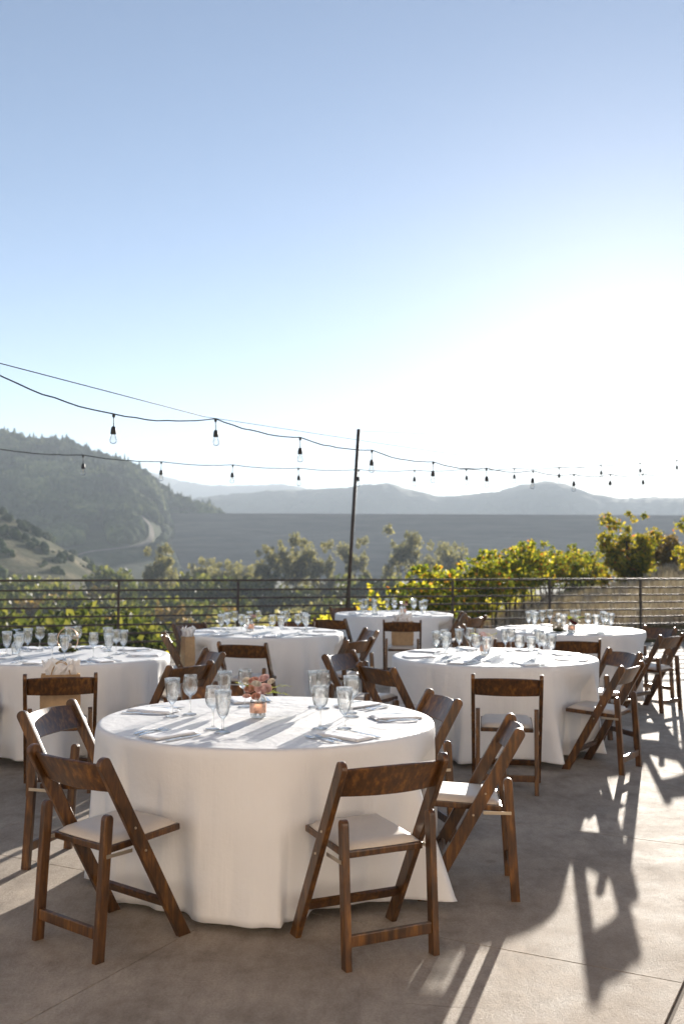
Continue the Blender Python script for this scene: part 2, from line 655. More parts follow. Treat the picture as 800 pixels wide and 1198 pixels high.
# ------------------------------------------------------------------ chair
def make_chair():
    root = empty('folding_chair', (0, 0, 0))
    tag(root, 'x', 'chair', 'dark wooden folding chairs round the tables')
    # long back post: foot in front, top behind
    fy, ty, tz = .195, -.255, .805
    d = Vector((0, ty - fy, tz)).normalized()
    n = Vector((0, d.z, -d.y))
    w = .0285

    def post_poly():
        cosd = d.z
        pts = [(fy + w / cosd, 0), ]
        c = Vector((0, fy, 0)) + d * ((tz - w) / d.z)
        for k in range(9):
            a = math.pi * k / 8
            q = c + n * w * math.cos(a) + d * w * math.sin(a) * .85
            pts.append((q.y, q.z))
        pts.append((fy - w / cosd, 0))
        return pts
    for s in (-1, 1):
        b = bmesh.new()
        x = s * .228
        add_prism(b, post_poly(), x - .0125, x + .0125, .004)
        bm_obj('back_post', b, M['wood'], root)
    # rear leg, upright with a round top
    ry, ly = -.225, -.190
    for s in (-1, 1):
        b = bmesh.new()
        d2 = Vector((0, ly - ry, .565)).normalized()
        n2 = Vector((0, d2.z, -d2.y))
        w2 = .021
        pts = [(ry + w2, 0)]
        c = Vector((0, ly, .545))
        for k in range(9):
            a = math.pi * k / 8
            q = c + n2 * w2 * math.cos(a) + d2 * w2 * math.sin(a)
            pts.append((q.y, q.z))
        pts.append((ry - w2, 0))
        x = s * .1955
        add_prism(b, pts, x - .0145, x + .0145, .004)
        bm_obj('rear_leg', b, M['wood'], root)
    # stretchers
    b = bmesh.new()
    add_box(b, -.181, .181, -.232, -.211, .085, .130, .004)
    bm_obj('stretcher', b, M['wood'], root)
    b = bmesh.new()
    yy = fy + d.y / d.z * .15
    m = Matrix.Translation((0, yy, .15)) @ Matrix.Rotation(-math.atan2(-d.y, d.z) * -1, 4, 'X')
    add_box(b, -.2153, .2153, -.010, .010, -.021, .021, .004, m)
    bm_obj('stretcher', b, M['wood'], root)
    # seat frame and pad, a touch lower at the back
    tilt = Matrix.Translation((0, 0, .432)) @ Matrix.Rotation(R(3), 4, 'X')
    b = bmesh.new()
    add_box(b, -.178, .178, -.165, .215, -.020, .008, .005, tilt)
    fr = bm_obj('seat_frame', b, M['wood'], root)
    nx, ny = 14, 14
    verts, faces = [], []
    for j in range(ny + 1):
        for i in range(nx + 1):
            u, v = i / nx * 2 - 1, j / ny * 2 - 1
            ex, ey = .172, .182
            # rounded square plan
            x, y = u * ex * (1 - .03 * v * v), v * ey * (1 - .03 * u * u)
            e = min(1, (1 - max(abs(u), abs(v))) * 3.5)
            z = .012 + .022 * math.sqrt(max(0, 1 - (1 - e) ** 2))
            verts.append((x, y + .025, z))
    st = nx + 1
    for j in range(ny):
        for i in range(nx):
            faces.append((j * st + i, j * st + i + 1, (j + 1) * st + i + 1, (j + 1) * st + i))
    rim = [i for i in range(nx + 1)] + [(j + 1) * st - 1 for j in range(1, ny + 1)] + [ny * st + i for i in range(nx - 1, -1, -1)] + [j * st for j in range(ny - 1, 0, -1)]
    base = len(verts)
    for i in rim:
        x, y, z = verts[i]
        verts.append((x * 1.0, y, .0085))
    nr = len(rim)
    for k in range(nr):
        k2 = (k + 1) % nr
        faces.append((rim[k], base + k, base + k2, rim[k2]))
    faces.append(tuple(base + k for k in range(nr))[::-1])
    me = np_mesh('seat_pad', [tilt @ Vector(v) for v in verts], faces)
    pad = mesh_obj('seat_pad', me, M['pad'], root, True)
    # curved backrest slat
    nx, nz, th = 20, 5, .013
    V = []
    for side in (0, 1):
        for j in range(nz + 1):
            for i in range(nx + 1):
                u = i / nx * 2 - 1
                t = j / nz
                arch = (1 - u * u)
                zl = .655 + .012 * arch + t * (.112 + .012 * arch)
                bow = -.030 * arch
                yc = fy + (ty - fy) * zl / tz
                p = Vector((u * .2155, yc, zl)) + n * (-(-bow) + (side - .5) * th)
                V.append(p)
    Fc = []
    st = nx + 1
    off = st * (nz + 1)
    for j in range(nz):
        for i in range(nx):
            a = j * st + i
            Fc.append((a, a + 1, a + st + 1, a + st))
            Fc.append((off + a, off + a + st, off + a + st + 1, off + a + 1))
    for i in range(nx):
        Fc.append((i, off + i, off + i + 1, i + 1))
        a = nz * st + i
        Fc.append((a, a + 1, off + a + 1, off + a))
    for j in range(nz):
        a = j * st
        Fc.append((a, a + st, off + a + st, off + a))
        a = j * st + nx
        Fc.append((a, off + a, off + a + st, a + st))
    bm = bmesh.new()
    bm.from_mesh(np_mesh('t', V, Fc))
    ed = [e for e in bm.edges if len(e.link_faces) == 2 and e.calc_face_angle(0) > R(50)]
    bmesh.ops.bevel(bm, geom=ed, offset=.0035, segments=2, affect='EDGES', profile=.6)
    bm_obj('backrest', bm, M['wood'], root)
    # metal links and bolts
    for s in (-1, 1):
        b = bmesh.new()
        add_box(b, s * .2125 - .0018, s * .2125 + .0018, -.205, -.075, .398, .413, .0008)
        bm_obj('hinge_bracket', b, M['zinc'], root)
        for (yy, zz) in ((fy + d.y / d.z * .40, .40), (fy + d.y / d.z * .50, .50)):
            b2 = bmesh.new()
            bmesh.ops.create_cone(b2, cap_ends=True, segments=10, radius1=.0055, radius2=.0045, depth=.004)
            bmesh.ops.transform(b2, matrix=Matrix.Translation((s * .2425, yy, zz)) @ Matrix.Rotation(s * math.pi / 2, 4, 'Y'), verts=b2.verts[:])
            bm_obj('bolt', b2, M['zinc'], root)
    return root


# centre x, y, heading (direction the chair faces) and label
CHAIRS = [
    (.105, 4.325, (-.17, .344), 'dark wooden folding chair with its back to us, nearest the camera at the front table'),
    (-.955, 4.395, (.25, .32), 'dark wooden folding chair at lower left, angled in towards the front table'),
    (-1.315, 5.41, (.955, -.295), 'wooden chair half hidden behind the lower left chair, left of the front table'),
    (-1.925, 7.14, (-.26, .97), 'wooden chair seen from behind holding a wide kraft bag, near left edge table'),
    (1.15, 7.22, (.14, .99), 'wooden chair seen squarely from behind, near side of the middle right table'),
    (.605, 5.06, (-.997, .078), 'wooden chair in side view with sunlit seat, right of the front table'),
    (.36, 5.95, (-.963, -.27), 'wooden chair at far right of front table, only its curved back showing above it'),
    (.46, 7.71, (.865, .50), 'wooden chair seen from behind with tilted wide back, left of middle right table'),
    (.19, 8.44, (.874, -.486), 'wooden chair with shiny inner back, at far left of middle right table'),
    (.09, 11.22, (-.97, -.245), 'small wooden chair with shiny inner back, right of the middle left table'),
    (-.025, 10.12, (-.84, .54), 'wooden chair seen from behind, near right of the middle left table'),
    (-.03, 13.42, (.50, .87), 'wooden chair seen from behind, near left of the farthest table'),
    (.77, 13.1, (.06, 1), 'wooden chair seen squarely from behind with kraft bag, before the farthest table'),
    (.15, 16.0, (.55, -.83), 'wooden chair by the railing at the far left of the farthest table'),
    (1.5, 14.75, (-1, .02), 'small wooden chair with bluish inner back, right of the farthest table'),
    (1.62, 14.0, (-.8, .6), 'small wooden chair at near right of the farthest table, seen from behind'),
    (1.6, 11.85, (.97, -.24), 'wooden chair holding a white gift bag, left of the far right table'),
    (2.32, 10.33, (.17, .98), 'wooden chair seen from behind over middle right table, before the far right table'),
    (1.6, 9.68, (-.4, -.92), 'wooden chair behind the middle right table, its back just above the glasses'),
    (1.98, 7.91, (-.834, .553), 'wooden chair in angled side view with glinting seat, right of middle right table'),
    (2.2, 8.82, (-.95, -.31), 'wooden chair with bluish inner back, far right of the middle right table'),
    (3.26, 10.92, (-.7, .7), 'tall looking wooden chair near the right photo edge, beside the far right table'),
    (3.47, 11.85, (-.88, -.48), 'wooden chair with rounded bluish back before railing, right of far right table'),
    (-1.31, 7.77, (-.845, .535), 'wooden chair seen from behind with broad dark back, right of the left edge table'),
    (-1.28, 8.58, (-.91, -.42), 'wooden chair with shiny inner back, far right of the left edge table'),
    (-1.56, 10.54, (.98, .17), 'wooden chair in side view holding a slim kraft bag, left of middle left table'),
    (-.84, 9.7, (.26, .966), 'wooden chair seen from behind, near side of the middle left table'),
    (-.68, 6.25, (.32, -.95), 'wooden chair behind the front table, arched back showing among the glasses'),
    (-2.80, 7.755, (.9, .43), 'wooden chair cut by the left photo edge, only foot and seat corner showing'),
    (-1.6, 11.95, (.75, -.65), 'dark wooden chair near the railing, far left of the middle left table'),
    (-.6, 12.25, (-.2, -.97), 'reddish brown wooden chair back behind the middle left table'),
]


def build_chairs():
    pr = Proto(make_chair())
    out = []
    for x, y, h, lab in CHAIRS:
        o = pr.get()
        o.location = (x, y, 0)
        o.rotation_euler = (0, 0, math.atan2(-h[0], h[1]) + random.uniform(-.01, .01))
        o['label'] = lab
        out.append(o)
    return out


# ------------------------------------------------------------------ tables and cloths
TR = .850
TZ = .760
TABLES = [
    (-.375, 5.314, 'front', 'front table'),
    (1.281, 8.68, 'middle right', 'middle right table'),
    (.758, 14.98, 'farthest', 'farthest table'),
    (-.833, 11.29, 'middle left', 'middle left table'),
    (-2.284, 8.607, 'left edge', 'left edge table'),
    (2.62, 11.92, 'far right', 'far right table'),
]


def make_table():
    root = empty('round_table', (0, 0, 0))
    tag(root, 'x', 'table', 'round banquet tables')
    b = bmesh.new()
    add_lathe(b, [(0, .722), (.83, .722), (.835, .727), (.835, .745), (.83, .750), (0, .750)], 64)
    bm_obj('tabletop', b, M['plywood'], root)
    for sx in (-1, 1):
        for sy in (-1, 1):
            b = bmesh.new()
            add_tube(b, [(sx * .42, sy * .30, .7215), (sx * .44, sy * .34, .02)], .014, 10)
            add_lathe(b, [(0, 0), (.019, 0), (.019, .03), (.0, .03)], 10, (sx * .44, sy * .34, 0))
            bm_obj('leg', b, M['dark_metal'], root)
    return root


def cloth_mesh(cx, cy, seed, chairs):
    r = random.Random(seed)
    NA, NZ = 288, 26
    extra = []
    if seed == 3:
        # the front cloth sweeps out to the right and tucks in at lower left
        extra = [(-180, .0), (-166, .05), (-152, -.07), (-142, .045), (-131, -.05), (-122, -.09), (-113, -.11), (-107, .055), (-92, .02), (-76, .085), (-70, -.07), (-58, -.08), (-47, .02), (-41, -.01), (-36, .20), (-31, .15), (-26, .0), (-15, -.04), (0, .03), (40, 0), (180, 0)]
    modes = [(k, r.uniform(.25, 1) / (1 + abs(k - 10) * .25), r.uniform(0, 6.28)) for k in (5, 7, 9, 11, 13, 14, 16, 19, 23, 27)]
    amp = sum(a for _, a, _ in modes) * .42
    boxes = []
    for o in chairs:
        dx, dy = o.location.x - cx, o.location.y - cy
        if math.hypot(dx, dy) < 1.45:
            boxes.append(Matrix.LocRotScale(Vector((dx, dy, 0)), o.rotation_euler.to_quaternion(), None).inverted())
    fold, lim = [], []
    for i in range(NA):
        th = 2 * math.pi * i / NA
        g = sum(a * (.5 * math.cos(k * th + p) + .9 * (.64 - abs(math.sin((k * th + p) / 2)))) for k, a, p in modes) / amp
        g = max(-1.25, min(1.5, g))
        g = g * abs(g) ** .25
        if extra:
            dg = (math.degrees(th) + 180) % 360 - 180
            acc = [float(np.interp(dg + o, [e[0] for e in extra], [e[1] for e in extra])) for o in (-2.5, -1, 0, 1, 2.5)]
            g = .35 * g + sum(acc) / 5 / .12
        fold.append(g)
        L = 1.3
        c, s = math.cos(th), math.sin(th)
        for m in boxes:
            rr = .5
            while rr < 1.15:
                q = m @ Vector((c * rr, s * rr, 0))
                if abs(q.x) < .25 and -.30 < q.y < .248:
                    L = min(L, rr - .01)
                    break
                rr += .01
        lim.append(L)
    # spread the push of the chairs sideways so the cloth bends softly
    for _ in range(2):
        lim = [min(lim[i], .5 * (lim[i] + .5 * (lim[i - 1] + lim[(i + 1) % NA]))) for i in range(NA)]
    V, Fc = [], []
    rings = []
    # top: concentric rings
    tops = [(0.12, 0), (.35, 0), (.6, 0), (.75, 0), (.82, 0), (TR - .018, 0), (TR - .006, -.004), (TR - .0, -.013)]
    V.append((0, 0, TZ))
    for rr, dz in tops:
        ring = []
        for i in range(NA):
            th = 2 * math.pi * i / NA
            x, y = rr * math.cos(th), rr * math.sin(th)
            z = TZ + dz + (.0012 * mnoise.noise(Vector((x * 3 + seed, y * 3, 0))) if dz == 0 else 0)
            ring.append(len(V))
            V.append((x, y, z))
        rings.append(ring)
    hem = .045 if seed != 3 else .035
    for j in range(1, NZ + 1):
        t = j / NZ
        z = (TZ - .013) * (1 - t) + hem * t
        ring = []
        for i in range(NA):
            th = 2 * math.pi * i / NA
            g = fold[i]
            spread = t ** 1.15
            rr = TR + .003 + .012 * spread + .12 * g * (.3 * t ** .8 + .7 * t ** 1.5) + .008 * math.sin(t * 5 + g * 2) * t
            rr += .012 * t * mnoise.noise(Vector((th * 9, z * 2.5, seed))) + .004 * mnoise.noise(Vector((th * 22, z * 3, seed + 4))) * min(1, t * 3)
            w = min(1, max(0, (.70 - z) / .20))
            lm = lim[i]
            if lm < rr:
                rr = rr + (lm - rr) * (w * w * (3 - 2 * w))
            tw = .05 * t * math.sin(th * 3 + seed)
            zz = z + (.012 * t * math.sin(th * 2.0 + seed) if j == NZ else 0)
            ring.append(len(V))
            V.append((rr * math.cos(th + tw * .3), rr * math.sin(th + tw * .3), max(.006, zz)))
        rings.append(ring)
    for i in range(NA):
        Fc.append((0, rings[0][i], rings[0][(i + 1) % NA]))
    for a, b in zip(rings, rings[1:]):
        for i in range(NA):
            k = (i + 1) % NA
            Fc.append((a[i], b[i], b[k], a[k]))
    return np_mesh('tablecloth', V, Fc)


TABLE_LABEL = {
    'front': 'round table hidden under the white cloth nearest the camera',
    'middle right': 'round table whose dark foot peeks from under the middle right cloth',
    'farthest': 'round table hidden under the smallest cloth beside the railing',
    'middle left': 'round table hidden under the cloth just behind the front table',
    'left edge': 'round table hidden under the cloth cut by the left edge',
    'far right': 'round table hidden under the cloth at far right',
}
CLOTH_LABEL = {
    'front': 'floor length white tablecloth on the front table, the largest in view',
    'middle right': 'white floor length tablecloth on the middle right table behind the side view chair',
    'farthest': 'white tablecloth on the farthest and smallest looking table by the railing',
    'middle left': 'white tablecloth on the middle left table, behind the rose jar',
    'left edge': 'white tablecloth on the table cut by the left photo edge',
    'far right': 'white tablecloth on the far right table close to the railing',
}


def build_tables(chairs):
    pr = Proto(make_table())
    for i, (x, y, key, nm) in enumerate(TABLES):
        t = pr.get()
        t.location = (x, y, 0)
        t.rotation_euler = (0, 0, (.3, -.35, .2, .8, 1.2, .5)[i])
        t['label'] = TABLE_LABEL[key]
        c = mesh_obj('tablecloth', cloth_mesh(x, y, 3 + i * 7, chairs), M['cloth'], None, True)
        sol = c.modifiers.new('hem', 'SOLIDIFY')
        sol.thickness = .0015
        sol.offset = -1
        c.location = (x, y, 0)
        tag(c, CLOTH_LABEL[key], 'tablecloth', 'white tablecloths')


# ------------------------------------------------------------------ table settings
def make_goblet(kind):
    b = bmesh.new()
    if kind == 'wine':
        name = 'wine_glass'
        prof = [(0, .0), (.036, .0), (.037, .002), (.030, .004), (.010, .010), (.0048, .020), (.0042, .055), (.0050, .088), (.009, .096),
                (.022, .104), (.033, .118), (.0385, .138), (.0395, .155), (.037, .180), (.033, .205), (.0338, .2055), (.0322, .2060)]
        prof += [(.0358, .180), (.0380, .155), (.0370, .139), (.0315, .120), (.020, .107), (0, .101)]
    elif kind == 'water':
        name = 'water_goblet'
        prof = [(0, .0), (.036, .0), (.037, .002), (.029, .005), (.010, .011), (.0058, .020), (.0052, .045), (.0065, .062), (.012, .068),
                (.022, .080), (.029, .100), (.034, .130), (.0375, .165), (.040, .196), (.0408, .1965), (.0392, .1970)]
        prof += [(.0365, .165), (.033, .131), (.0275, .102), (.020, .083), (0, .074)]
    add_lathe(b, prof, 28)
    return bm_obj(name, b, M['glass'], None, True)


def make_fork():
    b = bmesh.new()
    n = 12
    V = []
    for i in range(n + 1):
        t = i / n
        y = -.095 + t * .135
        w = .0085 - .005 * min(1, t * 1.3) + (.007 * max(0, (t - .82) / .18))
        z = .0020 + .008 * math.sin(t * math.pi) * .6
        V.append([(-w, y, z), (w, y, z)])
    rows = [[b.verts.new(p) for p in r] for r in V]
    for a, c in zip(rows, rows[1:]):
        b.faces.new((a[0], a[1], c[1], c[0]))
    y0 = V[-1][0][1]
    w = .0125
    z0 = V[-1][0][2]
    pl = [b.verts.new((-w, y0 + .018, z0 - .002)), b.verts.new((w, y0 + .018, z0 - .002))]
    b.faces.new((rows[-1][0], rows[-1][1], pl[1], pl[0]))
    for k in range(4):
        xa = -w + k * (2 * w + .003) / 4
        xb = xa + (2 * w) / 4 - .0022
        p = [b.verts.new((xa, y0 + .018, z0 - .002)), b.verts.new((xb, y0 + .018, z0 - .002)), b.verts.new((xb - .0008, y0 + .062, z0 + .002)), b.verts.new((xa + .0008, y0 + .062, z0 + .002))]
        b.faces.new(p)
    ret = bmesh.ops.extrude_face_region(b, geom=b.faces[:])
    for v in [g for g in ret['geom'] if isinstance(g, bmesh.types.BMVert)]:
        v.co.z += .0022
    return bm_obj('fork', b, M['steel'])


def make_knife():
    b = bmesh.new()
    pts = []
    n = 14
    L, Rr = [], []
    for i in range(n + 1):
        t = i / n
        y = -.115 + t * .23
        if t < .45:
            l = r = .008 - .0025 * t
        else:
            u = (t - .45) / .55
            l = .007 + .0005 * u
            r = .009 * math.sqrt(max(.02, 1 - u ** 4)) - (.004 if u > .93 else 0)
        L.append(b.verts.new((-l, y, .001)))
        Rr.append(b.verts.new((r, y, .001)))
    for i in range(n):
        b.faces.new((L[i], Rr[i], Rr[i + 1], L[i + 1]))
    ret = bmesh.ops.extrude_face_region(b, geom=b.faces[:])
    for v in [g for g in ret['geom'] if isinstance(g, bmesh.types.BMVert)]:
        v.co.z += .004 if v.co.y < -.01 else .0018
    return bm_obj('knife', b, M['steel'])


def make_napkin(seed):
    """linen napkin folded in thirds: three soft layers, a little slack"""
    b = bmesh.new()
    r = random.Random(seed)
    w, l = .066, .130
    for k in range(2):
        dx, dy = r.uniform(-.004, .004), r.uniform(-.005, .005)
        nx, ny = 14, 20
        z0 = .001 + k * .0048
        gr = []
        for j in range(ny + 1):
            row = []
            for i in range(nx + 1):
                u, v = i / nx * 2 - 1, j / ny * 2 - 1
                edge = min(1, (1 - abs(u)) * 12) * min(1, (1 - abs(v)) * 16)
                z = z0 + .0038 * math.sqrt(edge) + .0016 * mnoise.noise(Vector((u * 1.6 + seed, v * 2.5, k))) + .002 * (1 if k == 1 else 0) * math.exp(-((u - .5) * 5) ** 2)
                row.append(b.verts.new((u * (w - k * .002) + dx, v * (l - k * .003) + dy, max(z, .0006 + k * .004))))
            gr.append(row)
        for j in range(ny):
            for i in range(nx):
                b.faces.new((gr[j][i], gr[j][i + 1], gr[j + 1][i + 1], gr[j + 1][i]))
        ring = [gr[0][i] for i in range(nx + 1)] + [gr[j][nx] for j in range(1, ny + 1)] + [gr[ny][i] for i in range(nx - 1, -1, -1)] + [gr[j][0] for j in range(ny - 1, 0, -1)]
        low = [b.verts.new((v.co.x * .99, v.co.y * .99, max(0.0004, z0 - .0005))) for v in ring]
        for i in range(len(ring)):
            i2 = (i + 1) % len(ring)
            b.faces.new((ring[i], low[i], low[i2], ring[i2]))
    return bm_obj('napkin', b, M['napkin'], None, True)


WORDS8 = ['near', 'near right', 'right', 'far right', 'far', 'far left', 'left', 'near left']
SET_TABLE = {'front': 'the front table', 'middle right': 'the middle right table', 'farthest': 'the farthest table',
             'middle left': 'the middle left table', 'left edge': 'the table cut by left edge', 'far right': 'the far right table'}


def build_settings():
    protos = dict(wine=Proto(make_goblet('wine')), water=Proto(make_goblet('water')), fork=Proto(make_fork()), knife=Proto(make_knife()))
    naps = [Proto(make_napkin(s)) for s in (1, 2, 3)]
    r = random.Random(5)
    zt = TZ + .0022
    for ti, (cx, cy, key, nm) in enumerate(TABLES):
        if key == 'front':
            spots = [(-53, 'near right'), (-127, 'near left'), (160, 'left'), (4, 'right'), (46, 'far right'), (108, 'far left')]
        else:
            off = (0, 12, -8, 8, -4, 10)[ti]
            spots = [(-90 + 45 * k + off, WORDS8[k]) for k in range(8)]
        where = SET_TABLE[key]
        for a, word in spots:
            a = R(a + r.uniform(-2, 2))
            rad = Vector((math.cos(a), math.sin(a), 0))
            tan = Vector((-rad.y, rad.x, 0))          # to the diner's right when facing the centre is +tan

            def put(o, rr, tt, rot, z=zt, upside=False, zz=0):
                p = Vector((cx, cy, z)) + rad * rr + tan * tt
                o.location = p
                o.rotation_euler = (0, 0, rot)
                return o
            face = math.atan2(-rad.y, -rad.x) - math.pi / 2
            jr = lambda s: r.uniform(-s, s)
            o = put(naps[r.randrange(3)].get(), .66, jr(.015), face + jr(.12) + (.14 if key == 'front' and word in ('near right', 'right') else 0))
            tag(o, 'folded white napkin at the %s setting of %s' % (word, where), 'napkin', 'napkins on the tables')
            # diner's left is -tan (facing the centre)
            f1 = put(protos['fork'].get(), .665, -.112 + jr(.006), face + jr(.1))
            tag(f1, 'steel fork beside the napkin, %s setting of %s' % (word, where), 'fork', 'forks on the tables')
            f2 = put(protos['fork'].get(), .655, -.148 + jr(.006), face + jr(.1))
            tag(f2, 'outer steel fork at the %s setting of %s' % (word, where), 'fork', 'forks on the tables')
            k = put(protos['knife'].get(), .665, .10 + jr(.006), face + jr(.1))
            tag(k, 'steel table knife at the %s setting of %s' % (word, where), 'knife', 'knives on the tables')
            up1 = (key, word) in (('left edge', 'left'), ('farthest', 'left'), ('farthest', 'right'))
            up2 = (key, word) in (('farthest', 'near left'), ('farthest', 'near'))
            g1 = put(protos['wine'].get(), .43 + jr(.02), .045 + jr(.02), r.uniform(0, 6))
            tag(g1, 'clear %s wine glass at the %s setting of %s' % ('upturned' if up1 else 'rounded', word, where), 'wine glass', 'glasses on the tables')
            if up1:
                g1.rotation_euler = (math.pi, 0, 0)
                g1.location.z = zt + .207
            g2 = put(protos['water'].get(), .46 + jr(.02), .135 + jr(.02), r.uniform(0, 6))
            tag(g2, 'clear %s goblet at the %s setting of %s' % ('upturned' if up2 else 'tall', word, where), 'goblet', 'glasses on the tables')
            if up2:
                g2.rotation_euler = (math.pi, 0, 0)
                g2.location.z = zt + .198


# ------------------------------------------------------------------ flowers, bags
def add_rose(b, c, rad, seed):
    r = random.Random(seed)
    c = Vector(c)
    ax = Vector((r.uniform(-.4, .4), r.uniform(-.9, -.3), r.uniform(.5, 1))).normalized()
    q = ax.to_track_quat('Z', 'Y').to_matrix()
    for layer in range(5):
        cnt = 3 + layer
        R0 = rad * (.22 + .19 * layer)
        for k in range(cnt):
            a0 = 2 * math.pi * k / cnt + layer * .7 + r.uniform(-.2, .2)
            span = 2 * math.pi / cnt * 1.35
            g = []
            for j in range(5):
                t = j / 4
                row = []
                for i in range(7):
                    u = i / 6 - .5
                    a = a0 + u * span
                    hh = rad * (.95 - .13 * layer) * (t ** .8) * (1 - .5 * u * u)
                    rr = R0 * (.45 + .55 * math.sin(t * 1.6)) + rad * .16 * max(0, t - .75) * layer * .8
                    row.append(b.verts.new(c + q @ Vector((rr * math.cos(a), rr * math.sin(a), hh - rad * .35))))
                g.append(row)
            for j in range(4):
                for i in range(6):
                    b.faces.new((g[j][i], g[j][i + 1], g[j + 1][i + 1], g[j + 1][i]))


def flower(parent, name, c, rad, seed, mat):
    b = bmesh.new()
    add_rose(b, c, rad, seed)
    return bm_obj(name, b, mat, parent, True)


def fern_sprig(parent, c, d, L, seed, mat, name='fern_sprig'):
    r = random.Random(seed)
    b = bmesh.new()
    c, d = Vector(c), Vector(d).normalized()
    side = d.cross(Vector((0, 0, 1))).normalized()
    up = side.cross(d)
    prev = c
    for i in range(12):
        t = i / 11
        p = c + d * L * t + up * (-.25 * L * t * t)
        w = .32 * L * (1 - t) ** .7 + .004
        for s in (-1, 1):
            tip = p + side * s * w + d * w * .5 + up * r.uniform(-.2, .2) * w
            a = b.verts.new(p - d * .004)
            e = b.verts.new(p + d * .010)
            m1 = b.verts.new((p + tip) / 2 + d * .008)
            tt = b.verts.new(tip)
            m0 = b.verts.new((p + tip) / 2 - d * .004)
            b.faces.new((a, m0, tt, m1, e))
    return bm_obj(name, b, mat, parent)


def jar_vase(loc, label, scheme, rz=0):
    root = empty('flower_jar', loc, rz)
    tag(root, label, 'flower jar', 'flower centrepieces')
    b = bmesh.new()
    add_lathe(b, [(0, .002), (.034, .002), (.040, .006), (.041, .05), (.041, .085), (.034, .100), (.033, .113), (.035, .115), (.031, .115), (.031, .101), (.038, .085), (.038, .008), (0, .006)], 28)
    bm_obj('jar', b, M['glass'], root, True)
    b = bmesh.new()
    add_lathe(b, [(.0418, .028), (.0428, .030), (.0428, .076), (.0418, .078)], 28)
    bm_obj('copper_band', b, M['copper'], root, True)
    b = bmesh.new()
    for k in range(6):
        a = k * 1.05
        add_tube(b, [(.015 * math.cos(a), .015 * math.sin(a), .015), (-.01 * math.cos(a), -.01 * math.sin(a), .13)], .002, 6)
    bm_obj('stems', b, M['moss'], root)
    for i, (x, y, z, rd, mt) in enumerate(scheme):
        flower(root, 'flower', (x, y, z), rd, 11 + i, M[mt])
    fern_sprig(root, (.03, 0, .14), (.9, -.25, .40), .15, 3, M['fern'])
    fern_sprig(root, (.03, -.01, .13), (.9, .1, .1), .13, 4, M['fern'])
    fern_sprig(root, (-.02, -.01, .14), (-.6, -.2, .5), .10, 5, M['fern'])
    return root


def hoop(loc, label, rz, cols):
    root = empty('hoop_centrepiece', loc, rz)
    tag(root, label, 'centrepiece', 'flower centrepieces')
    b = bmesh.new()
    add_tube(b, [(.085 * math.cos(t), 0, .105 + .10 * math.sin(t)) for t in np.linspace(0, 2 * math.pi, 40, endpoint=False)], .0032, 8, True)
    bm_obj('hoop', b, M['ring'], root, True)
    b = bmesh.new()
    r = random.Random(3)
    for _ in range(130):
        a = r.uniform(0, 6.28)
        rr = r.uniform(.0, .085)
        p = Vector((rr * math.cos(a), .6 * rr * math.sin(a), r.uniform(.004, .035) * (1.2 - rr / .085 * .6)))
        s = .012
        d1 = Vector((r.gauss(0, 1), r.gauss(0, 1), r.gauss(0, .6))).normalized() * s
        d2 = d1.cross(Vector((r.gauss(0, 1), r.gauss(0, 1), r.gauss(0, 1)))).normalized() * s
        vs = [b.verts.new(p + e) for e in (-d1 - d2, d1 - d2, d1 + d2, d2 - d1)]
        for v in vs:
            v.co.z = max(.001, v.co.z)
        b.faces.new(vs)
    bm_obj('moss_base', b, M['moss'], root)
    for i, (x, z, rd, mt) in enumerate(cols):
        flower(root, 'flower', (x, -.012, z), rd, 31 + i, M[mt])
    return root


def gift_bag(loc, rz, w, d, h, mat, label, group='gift bags on the chairs', tissue=True):
    root = empty('gift_bag', loc, rz)
    tag(root, label, 'gift bag', group)
    V, Fc = [], []
    n = 6
    th = .0015
    # slightly bulged sides, open top, creased gussets
    prof = []
    for j in range(n + 1):
        t = j / n
        k = 1 + .04 * math.sin(t * math.pi)
        ww, dd = w / 2 * k, d / 2 * (1 - .12 * t)
        gus = d * .13 * t
        ring = [(-ww, -dd), (0, -dd * 1.03), (ww, -dd), (ww - gus, 0), (ww, dd), (0, dd * 1.03), (-ww, dd), (-ww + gus, 0)]
        for x, y in ring:
            V.append((x, y, t * h))
    for j in range(n):
        for k in range(8):
            k2 = (k + 1) % 8
            Fc.append((j * 8 + k, j * 8 + k2, (j + 1) * 8 + k2, (j + 1) * 8 + k))
    Fc.append(tuple(range(8))[::-1])
    o = mesh_obj('bag_body', np_mesh('bag_body', V, Fc), mat, root)
    s = o.modifiers.new('paper', 'SOLIDIFY')
    s.thickness = th
    for sy in (-1, 1):
        b = bmesh.new()
        pts = [(.055 * math.cos(t) * w / .22, sy * d * .40, h - .03 + .115 * math.sin(t)) for t in np.linspace(0, math.pi, 16)]
        add_tube(b, pts, .0033, 7)
        bm_obj('handle', b, M['cord'], root, True)
    if tissue:
        b = bmesh.new()
        r = random.Random(int(w * 1000))
        for k in range(9):
            a = 2 * math.pi * k / 9
            base = Vector((w * .28 * math.cos(a), d * .26 * math.sin(a), h - .06))
            g = []
            for j in range(5):
                t = j / 4
                row = []
                for i in range(5):
                    u = i / 4 - .5
                    q = base + Vector((math.cos(a) * .035 * t - math.sin(a) * u * .10 * (1 + t * .3), math.sin(a) * .03 * t + math.cos(a) * u * .10 * .5, t * (.145 + r.uniform(-.02, .03)) - abs(u) * .03 * t))
                    q += Vector((r.uniform(-1, 1), r.uniform(-1, 1), r.uniform(-1, 1))) * .011
                    row.append(b.verts.new(q))
                g.append(row)
            for j in range(4):
                for i in range(4):
                    b.faces.new((g[j][i], g[j][i + 1], g[j + 1][i + 1], g[j + 1][i]))
        bm_obj('tissue_paper', b, M['tissue'], root)
    return root


